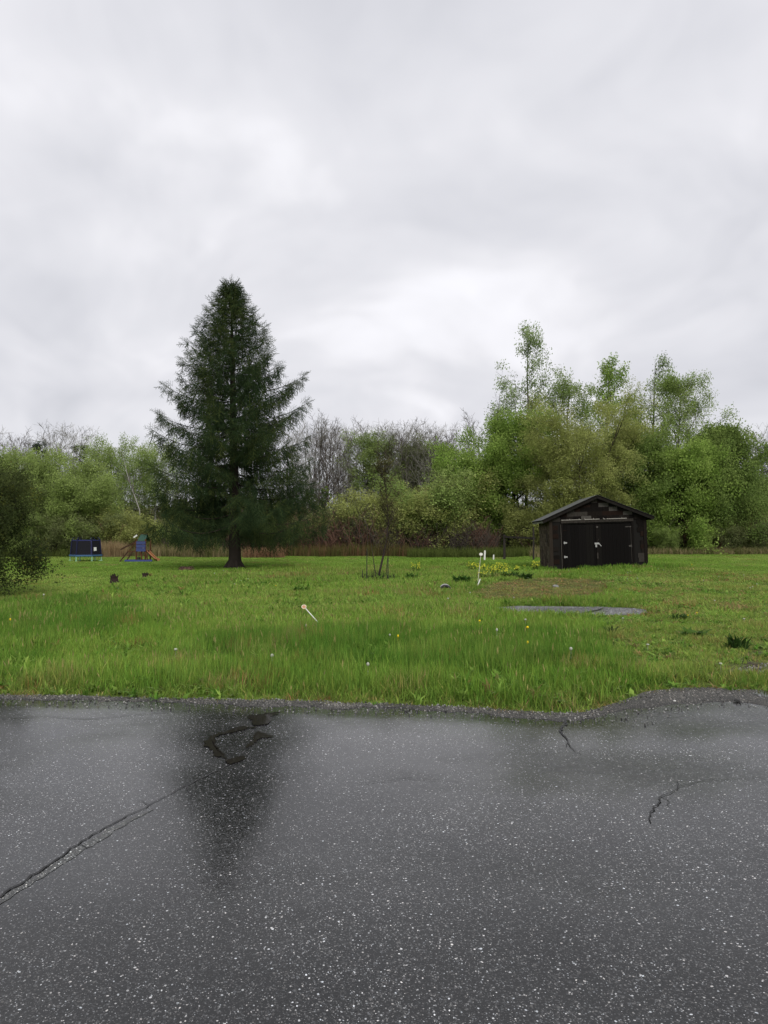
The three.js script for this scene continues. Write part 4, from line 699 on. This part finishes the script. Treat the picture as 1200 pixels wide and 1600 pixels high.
{
  const p = ground3(G(218, 876.5)), D = -p.z, s = D / FOCAL, t = thing('climbing_frame', 'wooden climbing frame with blue panel and orange slide beside the spruce', 'playset', null, p, 0);
  const X = (px, py, z = 0) => V((px - 218) * s, (876.5 - py) * s, z);
  const wood = woodMat(0.17, 0.085, 0.045), woodDark = woodMat(0.10, 0.06, 0.04), orange = mat(col(0.30, 0.13, 0.05), 0.6), blue = mat(col(0.035, 0.05, 0.15), 0.7), navy = mat(col(0.02, 0.035, 0.13), 0.7), green = mat(col(0.012, 0.05, 0.03), 0.7);
  for (const z of [-0.5, 0.5]) { part('post', bar(X(217, 877, z), X(217, 842, z), 0.08, 0.08), wood, t); part('post', bar(X(231, 877, z), X(231, 842, z), 0.08, 0.08), wood, t); }
  part('platform', box(X(215, 0).x, X(233, 0).x, 0.62, 0.68, -0.55, 0.55), wood, t);
  for (const [y0, y1] of [[861, 856], [855.4, 850.6], [850, 845.5]]) part('blue_board', box(X(217.2, 0).x, X(231.5, 0).x, X(0, y0).y, X(0, y1).y, 0.545, 0.575), blue, t);
  for (let k = 0; k < 5; k++) part('side_board', box(X(216, 0).x - 0.02, X(216, 0).x, X(0, 861).y, X(0, 845).y, -0.45 + k * 0.19, -0.28 + k * 0.19), wood, t);
  part('beam', bar(X(214, 846.5, 0.3), X(196, 858, 0.9), 0.07, 0.09), woodDark, t);
  part('prop', bar(X(204, 861, 0.5), X(195.5, 877, 1.0), 0.06, 0.06), woodDark, t); part('prop', bar(X(212, 861, 0.6), X(205, 877, 1.0), 0.06, 0.06), woodDark, t); part('prop', bar(X(205, 861.5, 0.5), X(217, 860.5, 0.52), 0.06, 0.06), wood, t); part('prop', bar(X(204, 862, 0.45), X(217, 845, 0.45), 0.05, 0.05), wood, t);
  part('leg', bar(X(224, 862, 0.6), X(229, 876, 0.8), 0.06, 0.06), wood, t); part('leg', bar(X(232, 862, 0.6), X(237, 876, 0.7), 0.06, 0.06), wood, t);
  { const g = new GB(), path = [[228, 862], [233, 863], [240, 870], [245, 874.5], [249, 875.5]].map(([a, b]) => X(a, b, 0.2)); path.forEach((q, k) => { for (const [z, y] of [[-0.26, 0.1], [-0.24, 0], [0.24, 0], [0.26, 0.1]]) g.v(q.x, q.y + y, q.z + z); if (k) for (let j = 0; j < 3; j++) g.quad(4 * k - 4 + j, 4 * k - 3 + j, 4 * k + 1 + j, 4 * k + j); }); const slide = part('slide', g.geo(), orange, t); slide.material.side = THREE.DoubleSide; part('slide_rim', mergeGeometries([-0.26, 0.26].map((z) => { const h = new GB(); h.tube(path.map((q) => V(q.x, q.y + 0.1, q.z + z)), path.map(() => 0.03), 6); return h.geo(); })), orange, slide); }
  { const g = new GB(), n = 24, r = rng(3); g.v(X(223, 0).x, 0.05, 0.75); for (const [k, y] of [[0.8, 0.06], [0.96, 0.12], [1.04, 0.02]]) for (let i = 0; i <= n; i++) { const a = i / n * 6.283, w = 1 + 0.06 * Math.sin(5 * a); g.v(X(223, 0).x + Math.cos(a) * 0.82 * k * w, y, 0.75 + Math.sin(a) * 0.5 * k * w); } for (let i = 0; i < n; i++) { g.tri(0, 2 + i, 1 + i); for (let k = 0; k < 2; k++) g.quad(1 + k * (n + 1) + i, 2 + k * (n + 1) + i, 2 + (k + 1) * (n + 1) + i, 1 + (k + 1) * (n + 1) + i); } const pool = thing('paddling_pool', 'flat dark blue paddling pool lying under the climbing frame', 'pool', null, p); part('basin', g.geo(), navy, pool); navy.side = THREE.DoubleSide; }
  { const g = new GB(), c = [[X(218, 845, -0.5), X(231, 845, -0.5)], [X(220, 834, 0), X(230, 834, 0)], [X(218, 845, 0.5), X(231, 845, 0.5)]]; for (const row of c) for (const q of row) g.v(q.x, q.y, q.z); g.quad(0, 1, 3, 2); g.quad(2, 3, 5, 4); const can = part('canopy', g.geo(), green, t); green.side = THREE.DoubleSide; part('canopy_flap', bar(X(212.5, 839.5, 0.5), X(218, 836, 0.5), 0.02, 0.09), mat(col(0.6, 0.6, 0.58), 0.6), can); part('ridge_pole', bar(X(219, 834.4, 0), X(231, 834.4, 0), 0.05, 0.05), wood, can); }
  part('swing_seat', box(X(218.5, 0).x, X(221.5, 0).x, X(0, 873).y, X(0, 870).y, 0.3, 0.5), mat(col(0.015, 0.012, 0.012), 0.7), t);
}

// ---------------------------------------------------------------- stumps, markers, posts, scraps
function stump(px, py, w, h, seed, label) {
  const p = ground3(G(px, py)), r = rng(seed), g = new GB(), n = 14, rings = [[1.6, -0.06], [1.2, 0.1 * h], [0.95, 0.4 * h], [0.85, 0.75 * h], [0.6, h]];
  for (const [k, y] of rings) for (let i = 0; i < n; i++) { const a = i / n * 6.283, m = k * (1 + 0.16 * noise(i * 1.7, y * 4, seed)), top = y === h ? 0.7 * h * noise(i * 1.3, seed, 2) : 0; g.v(Math.cos(a) * w / 2 * m, y + top, Math.sin(a) * w / 2 * m); }
  for (let k = 0; k + 1 < rings.length; k++) for (let i = 0; i < n; i++) { const j = (i + 1) % n; g.quad(k * n + i, (k + 1) * n + i, (k + 1) * n + j, k * n + j); }
  const t = thing('tree_stump', label, 'stump', null, p); part('bark', g.geo(), mat(col(0.030, 0.020, 0.017), 0.95), t);
  const c = new GB(); c.v(0, h * 0.84, 0); for (let i = 0; i <= n; i++) { const a = i / n * 6.283; c.v(Math.cos(a) * w * 0.4, h * (0.9 + 0.12 * noise(i % n, seed)), Math.sin(a) * w * 0.4); if (i) c.tri(0, i + 1, i); } part('cut_top', c.geo(), mat(col(0.045, 0.034, 0.028), 0.95), t);
  const sp = new GB(); for (let i = 0; i < 16; i++) { const a = r() * 6.283, R = w * 0.42; sp.tube([V(Math.cos(a) * R, h * 0.8, Math.sin(a) * R), V(Math.cos(a) * R * 1.05 + (r() - .5) * .05, h * (1 + 0.35 * r()), Math.sin(a) * R)], [0.022, 0.004], 4, false); } part('splinters', sp.geo(), mat(col(0.035, 0.024, 0.02), 0.95), t);
}
stump(178.5, 911, 0.27, 0.27, 1, 'dark rotten stump with a ragged top on the mown grass');
stump(227, 904, 0.24, 0.17, 2, 'low black stump nearer the big spruce on the mown grass');
{ // earth mound with roots left of the spruce
  const p = ground3(G(291, 892)), g = new THREE.SphereGeometry(0.34, 18, 9, 0, 6.283, 0, Math.PI / 2), a = g.attributes.position; for (let i = 0; i < a.count; i++) { const k = 1 + 0.45 * noise(a.getX(i) * 6, a.getY(i) * 6, a.getZ(i) * 6); a.setXYZ(i, a.getX(i) * k, a.getY(i) * 0.55 * k - 0.03, a.getZ(i) * k); } g.computeVertexNormals();
  const m = thing('root_mound', 'small brown mound of roots and earth beside the spruce shadow', 'mound', null, p); part('earth', g, mat(col(0.085, 0.052, 0.038), 0.95), m);
  const rt = new GB(), r = rng(71); for (let k = 0; k < 12; k++) { const b = r() * 6.283; rt.tube([V(Math.cos(b) * 0.1, 0.16, Math.sin(b) * 0.1), V(Math.cos(b) * 0.28, 0.12 + 0.1 * r(), Math.sin(b) * 0.28), V(Math.cos(b) * 0.42, 0.0, Math.sin(b) * 0.42)], [0.03, 0.022, 0.008], 5); } part('roots', rt.geo(), mat(col(0.06, 0.038, 0.03)), m);
}
function marker(name, base, top, headR, rodMat, headMat, label, rim) {
  const t = thing(name, label, 'marker', null, base), e = top.clone().sub(base), d = e.clone().normalize();
  part('rod', rod(d.clone().multiplyScalar(-0.12), e, 0.009, 0.008, 8), rodMat, t);
  const disc = new THREE.CylinderGeometry(headR, headR, 0.012, 20).rotateX(Math.PI / 2), h = part('reflector', disc, headMat, t); h.position.copy(e); h.scale.set(1.05, 0.86, 1); h.position.z += 0.012;
  part('reflector_rim', new THREE.TorusGeometry(headR, 0.009, 8, 24), rim ?? rodMat, h);
}
const whitePaint = mat(col(0.72, 0.72, 0.68), 0.5);
{ const b = ground3(G(502.5, 980)), top = at(475, 948, -b.z + 0.05); marker('driveway_marker', b, top, 0.036, whitePaint, mat(col(0.62, 0.30, 0.18), 0.6), 'white driveway marker with orange reflector leaning over in the grass', mat(col(0.75, 0.62, 0.5), 0.5)); }
{ const b = ground3(G(746, 914)), top = at(751.5, 866, -b.z + 0.05); marker('driveway_marker', b, top, 0.052, mat(col(0.55, 0.52, 0.42), 0.6), whitePaint, 'upright pale driveway marker with white round reflector near the yellow flowers');
  const q = ground3(G(743.5, 918)), e = at(750, 905.5, -q.z), stick = part('white_stake', mergeGeometries([bar(V(0, -0.05, 0), e.clone().sub(q), 0.05, 0.03), bar(e.clone().sub(q), e.clone().sub(q).add(V(0.012, 0.024, 0)), 0.034, 0.02)]), whitePaint, scene); stick.position.copy(q); tag(stick, 'short white stake tilted at the foot of the upright marker', 'stake'); }
for (const [px, py, top, w, label] of [[757, 876, 861, 0.11, 'taller of two short white posts at the far edge of the lawn'], [771, 875, 867, 0.09, 'shorter of two short white posts at the far edge of the lawn']]) { const b = ground3(G(px, py)), h = (py - top) / FOCAL * -b.z, t = part(numbered('white_post'), mergeGeometries([new RoundedBoxGeometry(w, h + 0.2, w * 0.7, 2, 0.015).translate(0, h / 2 - 0.1, 0), new THREE.ConeGeometry(w * 0.5, w * 0.35, 4).rotateY(Math.PI / 4).translate(0, h + w * 0.15, 0)].map((g) => { const k = g.index ? g.toNonIndexed() : g; return k; })), mat(col(0.6, 0.6, 0.56), 0.7), scene); t.position.copy(b); t.rotation.z = -0.05; tag(t, label, 'post'); }
{ const b = ground3(G(784, 874)), e = at(789, 864, -b.z), t = thing('thin_marker', 'thin grey stick leaning behind the two white posts', 'marker', null, b); part('rod', rod(V(0, -0.1, 0), e.clone().sub(b), 0.016, 0.012, 6), mat(col(0.35, 0.35, 0.32)), t); part('cap', new THREE.SphereGeometry(0.045, 10, 8).translate(...e.clone().sub(b).toArray()), mat(col(0.5, 0.5, 0.47)), t); }
{ // half buried bent pipe end
  const p = ground3(G(696, 923)), t = thing('bent_pipe', 'short bent black pipe half buried in the grass with a pale rim', 'pipe', null, p), g = new THREE.TorusGeometry(0.145, 0.045, 10, 22, Math.PI * 0.9); g.rotateZ(Math.PI * 0.05); part('pipe', g, mat(col(0.012, 0.012, 0.013), 0.6), t); const r2 = new THREE.TorusGeometry(0.155, 0.02, 8, 22, Math.PI * 0.7); r2.rotateZ(Math.PI * 0.12); part('pale_rim', r2.translate(-0.01, 0.035, -0.015), mat(col(0.34, 0.34, 0.33), 0.7), t); }
{ // rail fence remains in the shade left of the shed
  const a = at(788, 839, 50), b = at(836, 841, 48), t = thing('rail_fence', 'dark wooden post and rail in the shade left of the shed', 'fence', null, V(b.x, height(b.x, b.z), b.z)), o = t.position; part('post', bar(V(-0.1, -0.2, 0), V(-0.1, 2.1, 0), 0.10, 0.10), barkMats.dark, t); part('rail', bar(a.clone().sub(o), b.clone().sub(o).add(V(-0.02, 0, 0)), 0.12, 0.12), barkMats.dark, t); part('post', bar(a.clone().sub(o).setY(-0.2), a.clone().sub(o).add(V(0, 0.15, 0)), 0.14, 0.14), barkMats.dark, t); }
{ // a few single stones
  for (const [px, py, s, v, label] of [[1152, 1095, 0.032, 0.02, 'small black stone on the gravel apron by the puddle'], [868, 917, 0.10, 0.18, 'flat pale stone on the bare brown patch before the shed'], [1054, 1095, 0.014, 0.5, 'tiny white stone on the gravel apron']]) { const p = G(px, py), g = new THREE.IcosahedronGeometry(s, 1), a = g.attributes.position; for (let i = 0; i < a.count; i++) { const k = 1 + 0.3 * noise(a.getX(i) / s * 1.5, a.getY(i) / s * 1.5, a.getZ(i) / s * 1.5 + px); a.setXYZ(i, a.getX(i) * k, a.getY(i) * k * 0.6, a.getZ(i) * k); } g.computeVertexNormals(); const m = part(numbered('stone'), g, mat(col(v, v, v * 0.96), 0.7), scene); m.position.set(p.x, Math.max(height(p.x, p.z), px > 1000 ? roadY(p.x, p.z) + 0.004 : -1) + s * 0.28, p.z); tag(m, label, 'stone'); }
}

// ---------------------------------------------------------------- weeds and flowers one can tell apart
const bladeMat = leafMat(col(1, 1, 1), 0.4);
function strip(g, b, az, h, lean, w, c) {                     // one blade: tapering, bent over
  const i = g.size, s = V(-Math.sin(az), 0, Math.cos(az)), d = V(Math.cos(az), 0, Math.sin(az));
  for (const [t, ww] of [[0, 0.8], [0.5, 1]]) for (const k of [-1, 1]) { const x = b.x + d.x * lean * t * t + s.x * k * w * ww / 2, z = b.z + d.z * lean * t * t + s.z * k * w * ww / 2; g.v(x, b.y + h * t, z, c); }
  g.v(b.x + d.x * lean, b.y + h * (1 - 0.25 * lean / h), b.z + d.z * lean, c); g.quad(i, i + 1, i + 3, i + 2); g.tri(i + 2, i + 3, i + 4);
}
{
  const r = rng(515);
  const flowerMat = mat(col(0.55, 0.55, 0.05), 0.85), stalkMat = mat(col(0.10, 0.16, 0.03), 0.8);
  const label = 'clump of yellow flowering weeds standing in the grass near the shed', group = 'yellow flowering clumps';
  for (const [px, py, h, w, lab] of [[651, 895, 0.42, 0.3, 'yellow flowering clump by itself right of the leaning sapling'], [737, 893, 0.42, 0.32, 'yellow flowering clump touching the upright white marker'], [761, 905, 0.46, 0.5, label], [769, 897, 0.40, 0.45, label], [787, 893, 0.36, 0.5, label], [779, 902, 0.34, 0.5, label], [803, 895, 0.28, 0.5, label], [748, 892, 0.30, 0.5, label], [835, 893, 0.46, 0.3, 'yellow flowering clump at the left corner of the shed']]) {
    const t = thing('yellow_flower_clump', lab, 'flowers', lab === label ? group : null, ground3(G(px, py))), st = new GB(), lf = new GB(), fl = [];
    for (let k = 0; k < 18; k++) { const b = V((r() - 0.5) * w, -0.02, (r() - 0.5) * w * 0.8), e = V(b.x * 1.5 + (r() - .5) * .1, h * (0.45 + 0.6 * r()), b.z * 1.5); st.tube([b, e], [0.006, 0.004], 4, false); for (let j = 0; j < 3; j++) strip(lf, b.clone().lerp(e, 0.2 + 0.5 * r()), r() * 6.283, 0.08, 0.12, 0.045); for (let j = 0; j < 2 + 2 * r(); j++) { const s = new THREE.IcosahedronGeometry(0.012 + 0.012 * r(), 0); s.scale(1, 0.7, 1); s.translate(e.x + (r() - .5) * .09, e.y + (r() - .6) * .10, e.z + (r() - .5) * .09); fl.push(s); } }
    part('stems', st.geo(), stalkMat, t); part('leaves', lf.geo(), leafMat(col(0.07, 0.13, 0.02)), t); part('blossoms', mergeGeometries(fl), flowerMat, t);
  }
  const weed = (px, py, R, n, c, lab, up = 0.5) => { const t = thing('leafy_weed', lab, 'weed', null, ground3(G(px, py))), g = new GB(); for (let k = 0; k < n; k++) strip(g, V((r() - .5) * R * 0.8, 0, (r() - .5) * R * 0.8), r() * 6.283, R * up * (0.6 + 0.7 * r()), R * (0.3 + 0.5 * r()), R * 0.16 * (0.7 + 0.6 * r())); part('leaves', g.geo(), leafMat(c), t); };
  weed(1084, 997, 0.42, 34, col(0.075, 0.15, 0.025), 'bright green leafy weed rosette on the weedy ground by the drive', 0.42);
  weed(1152, 1016, 0.28, 40, col(0.035, 0.075, 0.015), 'dark green tuft beside the muddy puddle', 0.8);
  weed(958, 992, 0.26, 34, col(0.025, 0.05, 0.014), 'small dark weed tuft before the old paving', 0.5);
  weed(950, 1012, 0.2, 24, col(0.03, 0.06, 0.015), 'dark weed tuft nearer the road than the old paving', 0.5);
  weed(722, 911, 0.6, 60, col(0.045, 0.11, 0.018), 'dark leafy weed clump left of the upright white marker', 0.55);
  weed(800, 903, 0.6, 60, col(0.06, 0.12, 0.02), 'leafy weed clump under the yellow flowers by the bare patch', 0.5);
  weed(820, 905, 0.55, 50, col(0.05, 0.10, 0.02), 'dark leafy weed clump at the edge of the bare brown patch', 0.5);
  weed(645, 905, 0.5, 44, col(0.06, 0.13, 0.02), 'green leafy weed clump between sapling and bent pipe', 0.55);
  weed(470, 925, 0.42, 40, col(0.07, 0.15, 0.02), 'fresh green weed clump behind the fallen orange marker', 0.5);
  weed(1060, 968, 0.3, 40, col(0.04, 0.085, 0.016), 'dark green tuft right of the old paving', 0.5);
}
// ---------------------------------------------------------------- grass
{
  // patches of blades; heights are in units and set patch by patch
  const patch = (seed, n, radius, w, lean) => { const r = rng(seed), g = new GB(), dry = col(1.9, 1.15, 2.2), c = new THREE.Color(); for (let k = 0; k < n; k++) { const a = r() * 6.283, q = radius * Math.sqrt(r()), v = 0.72 + 0.56 * r(); c.setRGB(v * (0.9 + 0.3 * r()), v, v); if (r() < 0.035) c.multiply(dry); strip(g, V(Math.cos(a) * q, -0.04, Math.sin(a) * q), r() * 6.283, 0.4 + 0.7 * r() ** 1.3, lean * (0.15 + 0.85 * r()), w * (0.7 + 0.6 * r()), c.clone()); } return g.geo(); };
  const kinds = { small: [patch(1, 16, 0.09, 0.0065, 0.12), patch(2, 16, 0.09, 0.0065, 0.12)], near: [patch(3, 150, 0.27, 0.0068, 0.13), patch(4, 150, 0.27, 0.0068, 0.13), patch(5, 150, 0.27, 0.0068, 0.13)], middle: [patch(6, 170, 0.42, 0.012, 0.15), patch(7, 170, 0.42, 0.012, 0.15), patch(8, 170, 0.42, 0.012, 0.15)], far: [patch(9, 170, 0.75, 0.022, 0.18), patch(10, 170, 0.75, 0.022, 0.18)], turf: [patch(11, 190, 0.55, 0.02, 0.09), patch(12, 190, 0.55, 0.02, 0.09)] };
  const lists = Object.fromEntries(Object.entries(kinds).map(([k, l]) => [k, l.map(() => [])]));
  const r = rng(909), dryC = GREENS.dry, rust = GREENS.rust, grassMat = new THREE.MeshPhysicalMaterial({ vertexColors: true, color: col(1, 1, 1), roughness: 1, transmission: 0.45, thickness: 0, side: THREE.DoubleSide, specularIntensity: 0.12 });
  const edgeOf = (p, s) => { for (const [dx, dz] of [[s, 0], [-s, 0], [0, s], [0, -s]]) { const v = verdure(V(p.x + dx, 0, p.z + dz)); if (!v || v.d < 0.75) return true; } return false; };
  const bands = [[7, 14, 21, 'near', 0.27, 150], [14, 24, 10, 'middle', 0.42, 60], [24, 38, 3.6, 'far', 0.75, 26], [38, 62, 2.2, 'far', 0.75, 12]];
  const put = (kind, x, d, v, s, spread) => {
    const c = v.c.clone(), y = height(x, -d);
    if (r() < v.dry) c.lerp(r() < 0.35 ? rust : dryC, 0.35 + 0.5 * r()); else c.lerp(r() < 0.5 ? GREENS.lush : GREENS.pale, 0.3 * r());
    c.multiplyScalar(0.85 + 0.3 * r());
    const h = Math.max(0.03, v.h) * (0.75 + 0.6 * r() ** 1.4), q = Q().setFromAxisAngle(UPV, r() * 6.283); q.premultiply(Q().setFromAxisAngle(V(r() - .5, 0, r() - .5).normalize(), spread * r()));
    const l = lists[kind]; l[Math.floor(r() * l.length)].push({ m: place(V(x, y, -d), q, V(s, h, s)), c });
  };
  for (const [d0, d1, per, kind, size, smallPer] of bands) {
    const x1 = d1 * 0.56 + 2.5, area = (d1 - d0) * 2 * x1;
    const each = (n, f) => { for (let k = 0; k < n; k++) { const d = lerp(d0, d1, r()), x = (r() * 2 - 1) * x1; if (Math.abs(x) > d * 0.56 + 2.5) continue; const v = verdure(V(x, 0, -d)); if (!v || r() > v.d) continue; const sx = x - SHED_A.x; if (d > 35.5 && d < 40.3 && sx > -0.25 && sx < 4.7) continue; f(x, d, v); } };
    each(area * per, (x, d, v) => { if (edgeOf(V(x, 0, -d), size + 0.08)) return; put(v.mown && d > 24 ? 'turf' : kind, x, d, v, 0.9 + 0.3 * r(), v.mown ? 0.02 : 0.10); });
    if (d0 < 38) each(area * smallPer, (x, d, v) => { if (!edgeOf(V(x, 0, -d), size + 0.1)) return; put('small', x, d, v, (d < 14 ? 1 : d < 24 ? 1.6 : 2.4) * (0.8 + 0.5 * r()), 0.2); });
  }
  for (const [kind, name, label] of [['small', 'ragged_grass', 'ragged tufts of grass along the road edge and bare patches'], ['near', 'uncut_grass', 'uncut green grass beside the road'], ['middle', 'uncut_grass', 'uncut green grass in the middle of the field'], ['far', 'uncut_grass', 'uncut green grass far back in the field'], ['turf', 'mown_grass', 'short mown grass of the lawn']])
    lists[kind].forEach((l, k) => l.length && tag(instanced(numbered(name), kinds[kind][k], grassMat, l, scene), label, 'grass'));
  // seed heads, dandelion clocks and yellow heads in the uncut grass
  const head = new GB(); head.tube([V(0, 0, 0), V(0.01, 0.7, 0)], [0.002, 0.0015], 3, false); head.tube([V(0.01, 0.68, 0), V(0.015, 0.8, 0), V(0.03, 1, 0)], [0.004, 0.011, 0.003], 4, false);
  const clock = mergeGeometries([rod(V(0, 0, 0), V(0, 0.9, 0), 0.0025, 0.002, 4), new THREE.IcosahedronGeometry(1, 1).scale(0.02, 0.10, 0.02).translate(0, 0.95, 0).toNonIndexed()].map((g) => { const k = g.index ? g.toNonIndexed() : g; k.deleteAttribute('uv'); return k; }));
  const seeds = [], clocks = [], yellow = [];
  for (let k = 0; k < 16000; k++) {
    const d = 7.6 + 27 * r() ** 0.8, x = (r() * 2 - 1) * (d * 0.54 + 1.5), v = verdure(V(x, 0, -d)); if (!v || v.mown || v.bare || v.d < 0.6) continue;
    const y = height(x, -d), patch = noise(x * 0.5, 3, d * 0.5), s = 0.8 + 0.5 * r();
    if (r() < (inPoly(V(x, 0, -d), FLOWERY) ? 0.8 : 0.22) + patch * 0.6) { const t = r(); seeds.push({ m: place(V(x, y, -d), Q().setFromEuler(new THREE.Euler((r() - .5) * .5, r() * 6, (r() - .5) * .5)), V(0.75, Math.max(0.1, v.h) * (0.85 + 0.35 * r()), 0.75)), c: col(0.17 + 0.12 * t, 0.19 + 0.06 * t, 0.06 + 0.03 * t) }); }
    else if (r() < 0.008) clocks.push({ m: place(V(x, y, -d), Q(), V(s * 0.9, Math.max(0.12, v.h * (0.8 + 0.3 * r())), s * 0.9)), c: col(0.34, 0.35, 0.29) });
    else if (r() < 0.0015) yellow.push({ m: place(V(x, y, -d), Q(), V(s * 0.8, Math.max(0.1, v.h), s * 0.8)), c: col(0.7, 0.5, 0.02) });
  }
  tag(instanced('grass_seed_heads', head.geo(), mat(col(1, 1, 1), 0.9), seeds, scene), 'pale seed heads standing among the uncut grass', 'grass');
  tag(instanced('dandelion_clocks', clock, mat(col(1, 1, 1), 0.95), clocks, scene), 'white dandelion clocks dotted through the uncut grass', 'dandelions');
  tag(instanced('yellow_dandelions', clock, mat(col(1, 1, 1), 0.9), yellow, scene), 'few yellow dandelions in the uncut grass by the road', 'dandelions');
  // low broad leaves: clover, plantain and dandelion rosettes between the blades
  const rosette = (seed, n, w, up) => { const q = rng(seed), g = new GB(), c = new THREE.Color(); for (let k = 0; k < n; k++) { const v = 0.75 + 0.5 * q(); strip(g, V((q() - .5) * 0.06, 0, (q() - .5) * 0.06), k / n * 6.283 + q(), up * (0.5 + 0.8 * q()), 0.09 + 0.09 * q(), w * (0.7 + 0.6 * q()), c.setRGB(v, v, v).clone()); } return g.geo(); };
  const herbs = [[], []];
  for (let k = 0; k < 20000; k++) {
    const d = 7.6 + 22 * r() ** 0.9, x = (r() * 2 - 1) * (d * 0.55 + 1.5), v = verdure(V(x, 0, -d)); if (!v || v.mown || v.bare || v.d < 0.3) continue;
    const weedy = inPoly(V(x, 0, -d), WEEDY), dens = (weedy ? 0.75 : 0.22) + 0.9 * noise(x * 0.6, 6, d * 0.6); if (r() > dens) continue;
    const s = (0.4 + 0.55 * r()) * (d > 16 ? 1.3 : 1), t = r(), c = t < 0.06 ? GREENS.dry.clone().lerp(GREENS.rust, r()) : GREENS.lush.clone().lerp(GREENS.pale, r()); c.multiplyScalar(0.75 + 0.5 * r());
    herbs[k % 2].push({ m: place(V(x, height(x, -d) + (weedy ? 0 : v.h * 0.25 * r()), -d), Q().setFromAxisAngle(UPV, r() * 6.283), V(s, s * (weedy ? 0.8 : 1.5), s)), c });
  }
  herbs.forEach((l, k) => tag(instanced(numbered('broadleaf_weeds'), rosette(50 + k, 9, [0.045, 0.03][k], [0.09, 0.13][k]), grassMat, l, scene), ['low round leaved weeds scattered among the grass', 'low narrow leaved weeds scattered among the grass'][k], 'weeds'));
  console.log('herbs', herbs.map((l) => l.length).join(' '));
  console.log('grass', JSON.stringify(Object.entries(lists).map(([k, l]) => k + ' ' + l.map((a) => a.length))), seeds.length, clocks.length, yellow.length);
}

renderer.render(scene, camera);
